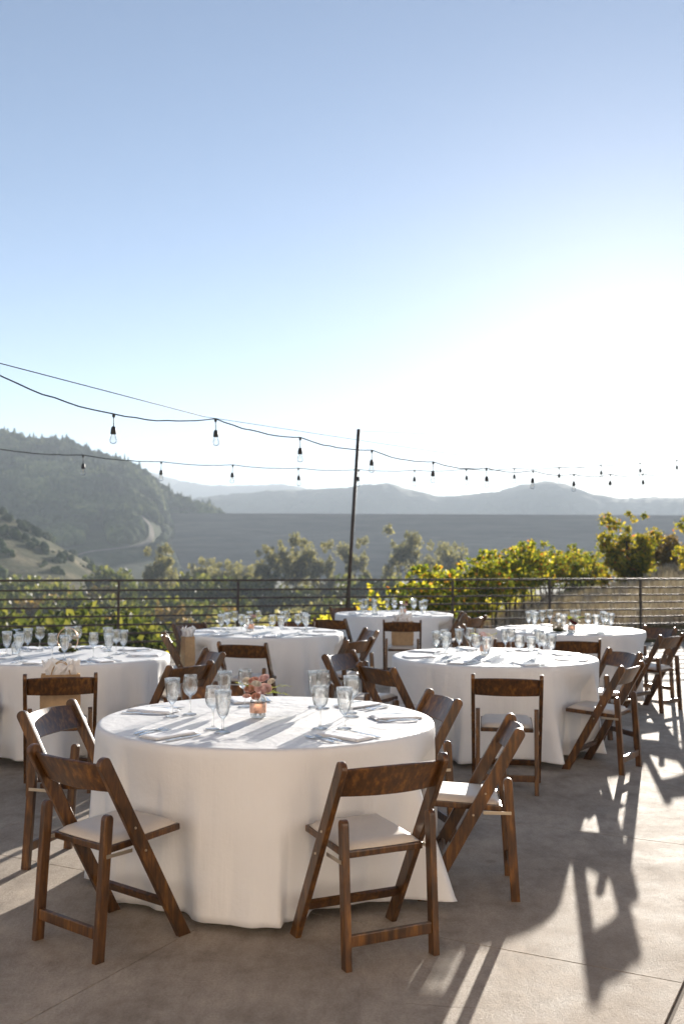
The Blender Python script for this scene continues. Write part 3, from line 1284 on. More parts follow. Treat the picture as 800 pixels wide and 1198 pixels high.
def build_decor():
    z = TZ + .0015

    def tp(u, v):
        Y = F * (CAM_H - TZ) / (v - VH)
        return ((u - 400) / F * Y, Y, z)
    jar_vase(tp(304, 839), 'copper banded glass jar of pink roses and fern on the front table', [
        (.030, -.040, .152, .042, 'blush'), (-.040, -.032, .150, .028, 'rust'), (-.024, -.006, .192, .025, 'rust'), (.026, .014, .200, .029, 'blush'),
        (-.056, .010, .182, .025, 'ivory'), (-.008, -.050, .116, .022, 'rust'), (-.056, -.030, .114, .020, 'blush'), (.066, .0, .186, .019, 'ivory'), (-.006, -.044, .178, .024, 'ivory')])
    jar_vase(tp(567, 764), 'copper banded glass jar with ivory and red flowers on the middle right table', [
        (-.020, -.025, .150, .048, 'ivory'), (.035, -.020, .150, .038, 'rust'), (.045, .0, .125, .030, 'burgundy'), (0, .02, .17, .034, 'blush'),
        (.01, -.045, .115, .028, 'blush')], 2.4)
    jar_vase(tp(472, 718), 'tiny looking pink flower jar on the farthest table', [
        (0, -.02, .15, .046, 'blush'), (.035, -.01, .14, .036, 'ivory'), (-.03, 0, .16, .036, 'ivory'), (.01, -.04, .17, .028, 'burgundy')], 1.1)
    jar_vase((-1.0, 11.36, z), 'glass jar of pale flowers behind glasses on the middle left table', [
        (0, -.02, .15, .038, 'ivory'), (.03, -.01, .16, .032, 'blush'), (-.03, 0, .14, .030, 'ivory')], .4)
    hoop(tp(82, 764), 'rose gold hoop with white flowers on moss at the left edge table', .25,
         [(-.03, .06, .030, 'ivory'), (.01, .05, .026, 'ivory'), (-.035, .11, .024, 'ivory'), (.06, .12, .026, 'ivory'), (-.04, .15, .018, 'ivory')])
    hoop(tp(653, 737), 'rose gold hoop with white flowers at left on the far right table', -.2,
         [(-.04, .06, .034, 'ivory'), (.02, .05, .036, 'ivory'), (-.05, .12, .026, 'ivory'), (.05, .11, .026, 'ivory')])
    jar_vase(tp(668, 738), 'glass jar with ivory and burgundy flowers on the far right table', [
        (.0, -.02, .15, .044, 'ivory'), (-.035, -.02, .13, .030, 'burgundy'), (.035, -.02, .13, .034, 'ivory'), (-.01, -.045, .10, .030, 'burgundy')], .7)
    zs = .4665
    gift_bag((-1.935, 7.17, zs), .25, .26, .12, .30, M['kraft'], 'wide kraft paper gift bag with tissue on the chair at left edge table')
    gift_bag((.775, 13.12, zs), -.06, .27, .12, .30, M['kraft'], 'kraft paper gift bag on the chair before the farthest table')
    gift_bag((-1.56, 10.55, zs), -1.2, .20, .11, .30, M['kraft'], 'slim kraft gift bag topped with white tissue, left of middle left table')
    gift_bag((1.66, 11.86, zs), .1, .22, .11, .30, M['paper_white'], 'white gift bag with cord handles on the chair left of far right table', tissue=False)


# ------------------------------------------------------------------ string lights
def make_pendant():
    root = empty('pendant_bulb', (0, 0, 0))
    b = bmesh.new()
    add_tube(b, [(0, 0, .012), (0, 0, -.082)], .0035, 8)
    add_lathe(b, [(0, .016), (.010, .013), (.012, 0), (.009, -.014), (0, -.017)], 12)
    bm_obj('cord', b, M['black'], root, True)
    b = bmesh.new()
    add_lathe(b, [(0, -.078), (.010, -.080), (.0165, -.090), (.020, -.110), (.021, -.135), (.0195, -.137), (0, -.137)], 16)
    bm_obj('socket', b, M['black'], root, True)
    b = bmesh.new()
    add_lathe(b, [(.0135, -.1372), (.015, -.145), (.023, -.162), (.0275, -.178), (.026, -.193), (.018, -.204), (0, -.209)], 20)
    g = bm_obj('glass_bulb', b, M['bulb'], root, True)
    b = bmesh.new()
    add_tube(b, [(-.007, 0, -.142), (-.009, 0, -.172), (0, 0, -.180), (.009, 0, -.172), (.007, 0, -.142)], .0011, 6)
    bm_obj('filament', b, M['filament'], g)
    return root


ORD = ['first', 'second', 'third', 'fourth', 'fifth', 'sixth', 'seventh', 'eighth', 'ninth', 'tenth', 'eleventh', 'twelfth']


def build_strings(pole_top):
    pr = Proto(make_pendant())

    def run(name, label, p0, dp, zs, i0, wlabel, blabel, sag, first):
        n = len(zs)
        pts = [Vector((p0[0] + dp[0] * (i0 + k), p0[1] + dp[1] * (i0 + k), zs[k])) for k in range(n)]
        path = []
        r = random.Random(len(name) + n)
        for k in range(n - 1):
            for j in range(10):
                t = j / 10
                q = pts[k].lerp(pts[k + 1], t)
                q.z -= sag * 4 * t * (1 - t) * r.uniform(.85, 1.15)
                path.append(q)
        path.append(pts[-1])
        b = bmesh.new()
        add_tube(b, path, .0052, 6)
        o = bm_obj(name, b, M['black'], None, True)
        tag(o, label, 'cable')
        cnt = 0
        for k in range(n):
            if i0 + k < first:
                continue
            if k == n - 1:
                continue
            p = pr.get()
            p.location = pts[k] + Vector((0, 0, -.012))
            p.rotation_euler = (random.uniform(-.05, .05), random.uniform(-.06, .06), random.uniform(0, 3))
            tag(p, blabel % ORD[cnt], 'bulb', 'bulbs of the string lights')
            cnt += 1
        return pts
    near = run('light_cable', 'black light cable of the nearer string sagging across the sky', (-1.67, 7.5), (.650, .757),
               [2.925, 2.80, 2.62, 2.69, 2.63, 2.60, 2.56, 2.565, 2.605, 2.625, 2.69, 2.76, 2.82], -2, None,
               'larger clear bulb on the nearer string, %s from the left', .035, 0)
    run('light_cable', 'thin black light cable of the farther string below the nearer one', (-2.77, 11.0), (.745, .518),
        [2.70, 2.665, 2.655, 2.635, 2.65, 2.66, 2.69, 2.73, 2.79, 2.85, 2.91, 3.0, 3.08, 3.18, 3.28], -2, None,
        'small clear bulb on the farther string, %s from the left', .02, 0)
    # straight support wire over the near string, touching it between the second and third bulb
    b = bmesh.new()
    p = near
    a = p[0] + Vector((0, 0, .03))
    mid = p[2].lerp(p[3], .88) + Vector((0, 0, .012))
    add_tube(b, [a, mid], .0036, 6)
    far = p[8] + Vector((0, 0, .05))
    add_tube(b, [mid, p[5] + Vector((0, 0, .075)), far, p[12] + Vector((0, 0, .03))], .0022, 6)
    tag(bm_obj('support_wire', b, M['wire'], None, True), 'thin straight steel support wire above the nearer light string', 'wire')
    b = bmesh.new()
    add_tube(b, [pole_top + Vector((0, 0, -.03)), pole_top + Vector((4.2, 1.0, -.06)), pole_top + Vector((10, 2.5, .15))], .003, 6)
    tag(bm_obj('guy_wire', b, M['wire'], None, True), 'faint guy wire running right from the pole top', 'wire')


# ------------------------------------------------------------------ land and vegetation
def sstep(a, b, x):
    t = min(1, max(0, (x - a) / (b - a)))
    return t * t * (3 - 2 * t)


def row_q(x, y):
    return .942 * x - .335 * y


def land(x, y):
    q = row_q(x, y)
    z = -2.9 + 1.8 * sstep(-10.5, -5.6, q) + 1.3 * sstep(-5.8, -1, q)
    z -= .75 * sstep(-9.5, -12.5, q)
    bank = sstep(-5.5, -1, q)
    z += .024 * max(0, min(y, 62) - 19) * bank
    z += (.05 * max(0, min(y, 40) - 20) - .045 * max(0, y - 42)) * sstep(-8.5, -6, q) * (1 - bank)
    start = 34 + 36 * sstep(-9, -3, q)
    fall = sstep(start, start + 120, y)
    z = z * (1 - fall) + (-14.0) * fall
    z += mnoise.noise(Vector((x * .05, y * .05, 0))) * (.35 + 1.2 * fall) * sstep(18, 40, math.hypot(x, y))
    z += mnoise.noise(Vector((x * .3, y * .3, 3))) * .08
    # open dip on the left of the terrace
    if y < 30:
        z -= 1.0 * sstep(-14, -30, x)
    d = (Vector((x, y, 0)) - RAIL_P).dot(RAIL_N)
    if d < .6 and -11 < x < 14:
        z = min(z, -.9)
    return z


def build_land():
    nA = 300
    rad = [0.5] + list(np.geomspace(4, 3600, 110))
    V, Fc = [(0, 0, -1.2)], []
    angs = []
    # fine in front of the camera, coarse behind
    for k in range(nA):
        t = k / nA * 2 - 1
        angs.append(math.pi * (.22 * t + .78 * t ** 3))
    for r in rad:
        for a in angs:
            x, y = r * math.sin(a), r * math.cos(a)
            V.append((x, y, land(x, y)))
    for i in range(nA):
        Fc.append((0, 1 + i, 1 + (i + 1) % nA))
    for j in range(len(rad) - 1):
        for i in range(nA):
            k = (i + 1) % nA
            a, b = 1 + j * nA, 1 + (j + 1) * nA
            Fc.append((a + i, b + i, b + k, a + k))
    tag(mesh_obj('ground', np_mesh('ground', V, Fc), M['ground'], None, True), kind='structure')


def hill_z(x, y):
    """wooded hill at the left: its ridge falls from the left edge of the picture down to the dam"""
    pts = [(-900, 150), (-520, 124), (-282, 94), (-247, 88), (-211, 82), (-176, 71), (-141, 47), (-106, 33), (-70, 8), (-40, -16)]
    xs = x * 850 / max(y, 520)
    zz = np.interp(xs, [p[0] for p in pts], [p[1] for p in pts])
    zz *= 1.13
    ridge = 960
    if y < ridge:
        k = sstep(440, ridge, y)
        k = .55 * k + .45 * sstep(600, ridge, y)
        if y < 930:
            u = 400 + x / y * F
            k *= 1 - sstep(176, 226, u) * (1 - sstep(890, 930, y))
    else:
        k = 1 - .35 * sstep(ridge, 1250, y)
    z = -16 + (zz + 16) * k
    z += 13 * mnoise.noise(Vector((x * .012, y * .009, 2))) * k * (1 if zz > 20 else .4) * (1 - .7 * sstep(820, 950, y))
    z += 6 * mnoise.noise(Vector((x * .03, y * .03, 5))) * min(1, k * 1.6) * (1 if zz > 0 else .3)
    return z


def grid_mesh(name, xs, ys, fn, mat):
    V = [(x, y, fn(x, y)) for y in ys for x in xs]
    st = len(xs)
    Fc = [(j * st + i, j * st + i + 1, (j + 1) * st + i + 1, (j + 1) * st + i) for j in range(len(ys) - 1) for i in range(st - 1)]
    o = mesh_obj(name, np_mesh(name, V, Fc), mat, None, True)
    tag(o, kind='structure')
    return o


def blob_template(seed, cone):
    b = bmesh.new()
    if cone:
        bmesh.ops.create_cone(b, cap_ends=True, segments=7, radius1=.5, radius2=.04, depth=2.0)
        for v in b.verts:
            v.co.z += .9
    else:
        bmesh.ops.create_icosphere(b, subdivisions=2, radius=.6)
        for v in b.verts:
            n = mnoise.noise(v.co * 2.3 + Vector((seed * 3.1, 0, 0))) + .6 * mnoise.noise(v.co * 5 + Vector((seed, 3, 0)))
            v.co *= 1 + .38 * n
            v.co.z = v.co.z * 1.0 + .45
    b.verts.index_update()
    V = np.array([v.co[:] for v in b.verts])
    b2 = bmesh.ops.triangulate(b, faces=b.faces[:])
    Fc = np.array([[v.index for v in f.verts] for f in b.faces])
    b.free()
    return V, Fc


def scatter_blobs(name, pos, sizes, kinds, mat, tpl):
    Vs, Fs = [], []
    off = 0
    for (x, y, z), s, k in zip(pos, sizes, kinds):
        V, Fc = tpl[k]
        a = rng.uniform(0, 6.28)
        c, sn = math.cos(a), math.sin(a)
        P = np.empty_like(V)
        P[:, 0] = (V[:, 0] * c - V[:, 1] * sn) * s * rng.uniform(.85, 1.2) + x
        P[:, 1] = (V[:, 0] * sn + V[:, 1] * c) * s + y
        P[:, 2] = V[:, 2] * s * rng.uniform(.85, 1.25) + z
        Vs.append(P)
        Fs.append(Fc + off)
        off += len(V)
    V = np.concatenate(Vs)
    Fc = np.concatenate(Fs)
    me = bpy.data.meshes.new(name)
    me.vertices.add(len(V))
    me.vertices.foreach_set('co', V.astype(np.float32).ravel())
    me.loops.add(len(Fc) * 3)
    me.loops.foreach_set('vertex_index', Fc.astype(np.int32).ravel())
    me.polygons.add(len(Fc))
    me.polygons.foreach_set('loop_start', np.arange(0, len(Fc) * 3, 3, dtype=np.int32))
    me.update(calc_edges=True)
    me.validate()
    return mesh_obj(name, me, mat, None, False)


def build_hills():
    xs = list(np.linspace(-900, -30, 150))
    ys = list(np.linspace(450, 1200, 120))
    grid_mesh('hill', xs, ys, hill_z, M['hill'])
    tpl = [blob_template(s, False) for s in range(4)] + [blob_template(9, True)]
    def hit(u, v):
        Y = 455.0
        while Y < 1000:
            x, z = (u - 400) / F * Y, CAM_H + (VH - v) / F * Y
            if hill_z(x, Y) > z:
                return Vector((x, Y, hill_z(x, Y)))
            Y += 2
        return None
    road = [(166, 606), (172, 612), (177, 618), (178, 624), (178, 630), (174, 636), (168, 640), (160, 642), (145, 644), (128, 646), (112, 648), (98, 651), (84, 655), (70, 659), (58, 664)]
    cpts = [p for p in (hit(u, v) for u, v in road) if p is not None]
    dense = []
    for a, c in zip(cpts, cpts[1:]):
        if (a - c).length > 90:
            continue
        for k in range(8):
            q = a.lerp(c, k / 8)
            dense.append(q)
    Vt, Ft = [], []
    for k in range(len(dense) - 1):
        a, c = dense[k], dense[k + 1]
        d = (c - a).normalized()
        n = Vector((-d.y, d.x, 0)).normalized() * 1.7
        for q in (a - n, a + n):
            Vt.append((q.x, q.y, hill_z(q.x, q.y) + .7))
        if k:
            b0 = len(Vt) - 4
            Ft.append((b0, b0 + 1, b0 + 3, b0 + 2))
    tag(mesh_obj('dirt_road', np_mesh('dirt_road', Vt, Ft), M['dirt']), kind='structure')

    def bare(x, y, z):
        u, v = 400 + x / y * F, VH - (z - CAM_H) / y * F
        t = (v - 592) / 48
        if 0 < t < 1 and 120 - 30 * t < u < 120 + 14 * t:
            return True
        return any(abs(u - p[0]) < 12 and abs(v - p[1] - 3) < 6 for p in road)
    pos, sz, kd = [], [], []
    while len(pos) < 6000:
        y = rng.uniform(480, 1010)
        x = rng.uniform(-.40 * y, -60)
        z = hill_z(x, y)
        if z < -9:
            continue
        d = mnoise.noise(Vector((x * .014, y * .014, 7)))
        low = z < 14
        if (low and d < .12) or d < -.34 or bare(x, y, z):
            continue
        pos.append((x, y, z - 1))
        con = rng.random() < (.13 if z > 30 else .03)
        kd.append(4 if con else int(rng.integers(0, 4)))
        sz.append(rng.uniform(4.0, 8.0) if not con else rng.uniform(3.8, 6.4))
    o = scatter_blobs('forest', pos, sz, kd, M['forest'], tpl)
    tag(o, 'dense dark woodland covering the hillside at left', 'woodland', kind='stuff')
    # dry meadow slope at the lower left in front of the hill
    def meadow(x, y):
        u = x / y
        k = min(1.3, max(0, (-.19 - u) / .14))
        return -16 + 34 * k * sstep(250, 430, y) + 3.5 * mnoise.noise(Vector((x * .03, y * .03, 1))) * k
    grid_mesh('meadow_slope', list(np.linspace(-330, -40, 70)), list(np.linspace(250, 480, 60)), meadow, M['meadow'])
    pos, sz, kd = [], [], []
    for _ in range(800):
        y = rng.uniform(270, 470)
        x = rng.uniform(-.36 * y, -.20 * y)
        if mnoise.noise(Vector((x * .05, y * .05, 9))) < .0:
            continue
        pos.append((x, y, meadow(x, y) - .5))
        sz.append(rng.uniform(1.0, 3.2))
        kd.append(int(rng.integers(0, 4)))
    o = scatter_blobs('scrub', pos, sz, kd, M['forest'], tpl[:4])
    tag(o, 'scattered scrub dotting the dry slope at lower left', 'scrub', kind='stuff')
    # dam: a long even embankment with a flat crest
    def rise(p):
        return p
    V, Fc = [], []
    n = 60
    prof = [(-96, -16.5), (-60, 2), (-58, 2.2), (0, 38.0), (10, 38.2), (12, 38.2), (60, 10)]
    for i in range(n + 1):
        t = i / n
        x = -190 + t * 1150
        y = 905 - t * 40
        for (dy, z) in prof:
            V.append((x, y + dy, z))
    m = len(prof)
    for i in range(n):
        for k in range(m - 1):
            Fc.append((i * m + k, (i + 1) * m + k, (i + 1) * m + k + 1, i * m + k + 1))
    o = mesh_obj('dam', np_mesh('dam', V, Fc), M['dam'])
    tag(o, kind='structure')
    # winding track on the foot of the hill and up to the dam
    def track(px, w, name):
        Vt, Ft = [], []
        for i, (u, v, Y) in enumerate(px):
            c = Vector(((u - 400) / F * Y, Y, CAM_H + (VH - v) / F * Y))
            Vt.append(c + Vector((-w, 0, 0)))
            Vt.append(c + Vector((w, -.2, 0)))
        return Vt, Ft
    # far ridges
    def ridge(px, Y, seed, amp):
        us = [p[0] for p in px]
        zs = [CAM_H + (VH - p[1]) / F * Y for p in px]
        def fn(x, y):
            u = 400 + x / Y * F
            top = np.interp(u, us, zs)
            k = 1 - ((y - Y) / (Y * .20)) ** 2 * .9
            k = max(0, k) if y < Y else max(.2, k)
            z = -20 + (top + 20) * k
            z += amp * mnoise.noise(Vector((x * .006, y * .006, seed))) * .6 * (1 if y < Y * .985 else .35)
            z += amp * .34 * mnoise.noise(Vector((x * .03, y * .03, seed + 3))) + amp * .32 * mnoise.noise(Vector((x * .085, y * .085, seed + 5)))
            return z
        return fn
    Y1 = 2100
    p1 = [(-300, 600), (100, 598), (200, 590), (250, 582), (320, 576), (360, 574), (400, 572), (430, 568), (455, 566), (480, 574), (510, 582), (545, 580), (580, 574), (610, 566), (635, 562), (655, 567), (680, 577), (720, 582), (770, 580), (820, 583), (900, 575), (1200, 590)]
    grid_mesh('ridge', list(np.linspace(-1000, 1300, 420)), list(np.linspace(Y1 * .82, Y1 * 1.06, 46)), ridge(p1, Y1, 1, 10), M['far'])
    Y2 = 3300
    p2 = [(-300, 560), (0, 552), (120, 552), (180, 556), (215, 566), (250, 571), (290, 569), (330, 567), (360, 572), (420, 584), (500, 592), (700, 590), (900, 580), (1200, 590)]
    grid_mesh('ridge', list(np.linspace(-1700, 1900, 420)), list(np.linspace(Y2 * .85, Y2 * 1.05, 36)), ridge(p2, Y2, 6, 14), M['far'])


def leaf_cloud(centres, radii, n, size, aspect=1.0, squash=1.0, shell=.55, r=None):
    """n small folded leaves spread through clumps"""
    r = r or rng
    C = np.array(centres)
    Rr = np.array(radii)
    w = Rr ** 2
    idx = r.choice(len(C), n, p=w / w.sum())
    d = r.normal(size=(n, 3))
    d /= np.linalg.norm(d, axis=1)[:, None]
    rad = (shell + (1 - shell) * r.random(n)) * (.75 + .45 * r.random(n))
    P = C[idx] + d * (Rr[idx] * rad)[:, None] * np.array([1, 1, squash])
    a = r.normal(size=(n, 3))
    a /= np.linalg.norm(a, axis=1)[:, None]
    b = np.cross(a, r.normal(size=(n, 3)))
    b /= np.linalg.norm(b, axis=1)[:, None]
    c = np.cross(a, b)
    s = size * (.6 + .8 * r.random(n))[:, None]
    a, b, c = a * s, b * s * aspect, c * s * .25
    # leaf as six points: base, two shoulders, tip, with a fold along the rib
    V = np.stack([P - a, P - a * .2 + b * .75 + c, P + a * .55 + b * .5 + c * .6, P + a * 1.1, P + a * .55 - b * .5 + c * .6, P - a * .2 - b * .75 + c], axis=1).reshape(-1, 3)
    k = np.arange(n)[:, None] * 6
    F4 = np.concatenate([k + np.array([0, 3, 2, 1]), k + np.array([0, 5, 4, 3])])
    return V, F4


def quads_mesh(name, V, Q):
    me = bpy.data.meshes.new(name)
    me.vertices.add(len(V))
    me.vertices.foreach_set('co', V.astype(np.float32).ravel())
    me.loops.add(len(Q) * 4)
    me.loops.foreach_set('vertex_index', Q.astype(np.int32).ravel())
    me.polygons.add(len(Q))
    me.polygons.foreach_set('loop_start', np.arange(0, len(Q) * 4, 4, dtype=np.int32))
    me.update(calc_edges=True)
    me.validate()
    return me


def make_vine(seed, leaves='vine'):
    r = np.random.default_rng(seed)
    root = empty('grapevine', (0, 0, 0))
    b = bmesh.new()
    add_tube(b, [(0, 0, -.3), (.03, .02, .35), (-.02, 0, .75), (0, .02, .95)], [.045, .04, .035, .03], 8)
    for s in (-1, 1):
        add_tube(b, [(0, .02, .93), (.05, s * .35, 1.05), (0, s * .8, 1.08)], [.03, .024, .016], 7)
    add_tube(b, [(.06, .5, -.3), (.06, .5, 1.75)], .018, 6)
    bm_obj('trunk', b, M['bark'], root, True)
    cs, rs = [], []
    for _ in range(20):
        cs.append((r.normal(0, .22), r.uniform(-.9, .9), r.uniform(.85, 1.75)))
        rs.append(r.uniform(.16, .34))
    for _ in range(13):
        cs.append((r.normal(0, .28), r.uniform(-.9, .9), r.uniform(1.7, 2.15)))
        rs.append(r.uniform(.08, .17))
    V, Q = leaf_cloud(cs, rs, 1700, .043, 1.0, 1.0, .3, r)
    mesh_obj('foliage', quads_mesh('foliage', V, Q), M[leaves], root)
    return root


def make_tree(name, seed, h, w, mat, nleaf, leaf, trunk_r, low=.35, multi=False):
    r = np.random.default_rng(seed)
    root = empty(name, (0, 0, 0))
    b = bmesh.new()
    cs, rs = [], []
    n = 9
    th = h * .62
    bend = r.normal(0, .06, 2) * h
    pts = [(bend[0] * t ** 2, bend[1] * t ** 2, -.4 + (th + .4) * t) for t in np.linspace(0, 1, 6)]
    add_tube(b, pts, list(np.linspace(trunk_r, trunk_r * .35, 6)), 8)
    for k in range(n):
        t = r.uniform(low * .8, .95)
        s = Vector(pts[-1]) * t
        s.z = th * t
        a = k * 2.4 + r.uniform(-.4, .4)
        L = w * r.uniform(.28, .5) * (1.15 - .5 * abs(t - .5))
        e = s + Vector((math.cos(a) * L, math.sin(a) * L, h * r.uniform(.10, .30)))
        m = s.lerp(e, .5) + Vector((0, 0, -.03 * h))
        add_tube(b, [s, m, e], [trunk_r * .4, trunk_r * .25, trunk_r * .1], 6)
        cs.append(tuple(e))
        rs.append(w * r.uniform(.13, .24))
        cs.append(tuple(e.lerp(s, .35) + Vector(r.normal(0, .05 * w, 3))))
        rs.append(w * r.uniform(.12, .2))
    for _ in range(22):
        a = r.uniform(0, 6.28)
        q = math.sqrt(r.random()) * w * .40
        cs.append((q * math.cos(a), q * math.sin(a), h * r.uniform(low + .15, .97)))
        rs.append(w * r.uniform(.06, .17))
    bm_obj('trunk', b, M['bark'], root, True)
    if low < 0:
        for k in range(16):
            a = k * 1.7
            q = w * r.uniform(.15, .46)
            cs.append((q * math.cos(a), q * math.sin(a), h * r.uniform(.06, .4)))
            rs.append(w * r.uniform(.10, .18))
        for sx in (-.3, .02, .3):
            cs.append((w * sx, 0, h * (1.0 - .1 * abs(sx))))
            rs.append(w * .075)
    V, Q = leaf_cloud(cs, rs, nleaf, leaf, .8, .9, .35, r)
    mesh_obj('crown', quads_mesh('crown', V, Q), mat, root)
    return root


def make_shrub(name, seed, h, w, mat, nleaf, leaf):
    r = np.random.default_rng(seed)
    root = empty(name, (0, 0, 0))
    b = bmesh.new()
    cs, rs = [], []
    for k in range(9):
        a = k * 1.7
        L = w * r.uniform(.1, .42)
        e = Vector((math.cos(a) * L, math.sin(a) * L, h * r.uniform(.45, .9)))
        add_tube(b, [(0, 0, -.2), e * .5 + Vector((0, 0, .05)), e], [w * .02, w * .014, w * .006], 6)
        cs.append(tuple(e))
        rs.append(w * r.uniform(.14, .24))
        cs.append((e.x * 1.1, e.y * 1.1, e.z * .5))
        rs.append(w * r.uniform(.14, .22))
    bm_obj('stems', b, M['bark'], root, True)
    V, Q = leaf_cloud(cs, rs, nleaf, leaf, .8, .9, .35, r)
    V[:, 2] = np.maximum(V[:, 2], -.1)
    mesh_obj('foliage', quads_mesh('foliage', V, Q), mat, root)
    return root


ROW_LABEL = ['leafy grapevine with yellowing leaves in the row nearest the right bank',
             'leafy grapevine in the second row from the right bank',
             'leafy grapevine in the middle row of the vineyard slope',
             'leafy grapevine in the second row from the left',
             'leafy grapevine in the leftmost vineyard row just beyond the railing']


def build_plants():
    r = random.Random(11)
    vines = [Proto(make_vine(s)) for s in (1, 2, 3, 4)]
    yellow = [Proto(make_vine(s, 'vine_yellow')) for s in (5, 6, 7, 8)]
    d = Vector((.335, .942, 0))
    nn = Vector((-.942, .335, 0))
    k = 0
    base = Vector((1.7, 22.0, 0))
    for row in range(5):
        start = base + nn * 2.15 * row - d * (row * .95)
        # start every row about 2.5 m beyond the railing
        off = (start - RAIL_P).dot(RAIL_N)
        start = start + d * ((2.7 - off) / d.dot(RAIL_N))
        cnt = (24, 20, 16, 14, 13)[row]
        for i in range(cnt):
            p = start + d * 1.65 * i
            o = (yellow if row >= 1 else vines)[k % 4].get()
            k += 1
            o.location = (p.x + r.uniform(-.1, .1), p.y + r.uniform(-.1, .1), land(p.x, p.y))
            o.rotation_euler = (0, 0, math.atan2(-d.x, d.y) + (math.pi if r.random() < .5 else 0) + r.uniform(-.1, .1))
            s = r.uniform(.85, 1.12)
            o.scale = (s, 1, s)
            tag(o, ROW_LABEL[row], 'grapevine', 'grapevines, vineyard row %s' % ('one', 'two', 'three', 'four', 'five')[row])

    def at(u, Y):
        x = (u - 400) / F * Y
        return (x, Y, land(x, Y))
    # yellowing bushy tree on the right bank and the one cut by the right edge
    t = make_tree('bushy_tree', 21, 3.1, 2.5, M['yellowtree'], 7500, .070, .11, -.12)
    t.location = at(733, 44)
    tag(t, 'yellow green bushy tree standing alone on the right bank', 'tree', 'trees beyond the railing')
    t2 = make_tree('bushy_tree', 23, 2.6, 2.4, M['yellowtree'], 3600, .070, .09, -.1)
    t2.location = at(826, 44)
    tag(t2, 'yellow green tree cut by the right photo edge', 'tree', 'trees beyond the railing')
    dk = Proto(make_shrub('shrub', 5, 1.9, 3.0, M['shrub'], 3000, .10))
    am = Proto(make_shrub('shrub', 6, 2.0, 2.8, M['amber'], 2600, .10))
    def sh(pr, u, Y, s, label, grp=None, dz=0):
        o = pr.get()
        x, y, z = at(u, Y)
        o.location = (x, y, z + dz)
        o.scale = (s, s, s)
        o.rotation_euler = (0, 0, r.uniform(0, 6.28))
        tag(o, label, 'shrub', grp or 'shrubs beyond the railing')
    sh(dk, 683, 62, 1.15, 'rounded dull green shrub between vine row and bushy tree')
    sh(am, 778, 52, .85, 'brown rounded shrub between bushy tree and the right edge')
    sh(am, 505, 75, 1.5, 'brownish shrub behind the vine row right of the pole', dz=1.2)
    sh(am, 470, 85, 1.6, 'reddish brown shrub just right of the pole base', dz=.8)
    sh(am, 440, 80, 1.4, 'brown shrub close behind the pole base', dz=.6)
    sh(dk, 380, 62, 1.5, 'dark green shrub left of the pole beyond the vines')
    # mid distance trees in the valley
    oaks = [Proto(make_tree('valley_tree', 31, 10, 7.0, M['oak'], 5200, .17, .2, .25)),
            Proto(make_tree('valley_tree', 35, 11, 6.0, M['oak'], 4200, .17, .2, .2)),
            Proto(make_tree('valley_tree', 37, 8, 7.5, M['oak'], 4600, .17, .18, .15))]
    T = [(189, 640, 150, 0, 'upright bushy tree rising over the railing at left'),
         (310, 632, 150, 1, 'leaning feathery tree left of the tall valley clump'),
         (345, 628, 155, 0, 'broad feathery tree in the clump left of the pole'),
         (378, 626, 150, 1, 'tall feathery tree in the clump nearest the pole left'),
         (418, 622, 170, 1, 'thin tree half hidden behind the pole'),
         (469, 606, 165, 1, 'tallest sparse tree just right of the pole'),
         (236, 652, 170, 2, 'low pale tree between the upright tree and the feathery clump'),
         (262, 655, 160, 2, 'low rounded tree left of the feathery clump'),
         (515, 630, 175, 2, 'hazy rounded tree behind the vines right of the pole'),
         (287, 660, 165, 2, 'small low tree beside the leaning feathery tree')]
    H = (10, 11, 8)
    for u, v, Y, k, lab in T:
        Y *= 1.7
        o = oaks[k].get()
        x = (u - 400) / F * Y
        ztop = CAM_H + (VH - v) / F * Y
        zg = land(x, Y)
        s = (ztop - zg) / H[k]
        o.location = (x, Y, zg)
        sx = s * .72
        o.scale = (sx, sx, s)
        o.rotation_euler = (0, 0, r.uniform(0, 6.28))
        tag(o, lab, 'tree', 'trees in the valley')
    # brush on the slope seen through the railing
    sp = [Proto(make_shrub('brush', 41, 1.6, 2.6, M['shrub'], 1500, .11)), Proto(make_shrub('brush', 42, 1.3, 2.8, M['oak'], 1300, .11)),
          Proto(make_shrub('brush', 43, 1.5, 2.4, M['amber'], 1200, .11))]
    cnt = 0
    while cnt < 240:
        Y = r.uniform(34, 130) if cnt < 90 else r.uniform(130, 300)
        u = r.uniform(-60, 470)
        x = (u - 400) / F * Y
        q = row_q(x, Y)
        if q > -16:
            continue
        o = sp[r.choice((0, 0, 0, 1, 1, 2))].get()
        o.location = (x, Y, land(x, Y) - .1)
        s = r.uniform(.7, 1.5) * (1 + Y / (130 if cnt < 90 else 85))
        o.scale = (s, s, s * r.uniform(.8, 1.1))
        o.rotation_euler = (0, 0, r.uniform(0, 6.28))
        tag(o, 'olive green brush on the slope seen through the railing at left', 'shrub', 'brush on the slope')
        cnt += 1
    # dry grass on the right bank
    n = 15000
    V, Q = [], []
    P = []
    while len(P) < n:
        Y = 19.5 + 55 * rng.random() ** 1.4
        u = rng.uniform(380, 860)
        x = (u - 400) / F * Y
        if row_q(x, Y) < -8.2 or mnoise.noise(Vector((x * .5, Y * .5, 4))) < -.28:
            continue
        if (Vector((x, Y, 0)) - RAIL_P).dot(RAIL_N) < .9:
            continue
        P.append((x, Y, land(x, Y)))
    P = np.array(P)
    hgt = (.14 + .30 * rng.random(n))[:, None]
    ang = rng.uniform(0, 6.28, n)
    wv = np.stack([np.cos(ang), np.sin(ang), np.zeros(n)], 1) * (.010 + .0004 * P[:, 1:2])
    lean = np.stack([rng.normal(0, .35, n), rng.normal(0, .35, n), np.ones(n)], 1) * hgt
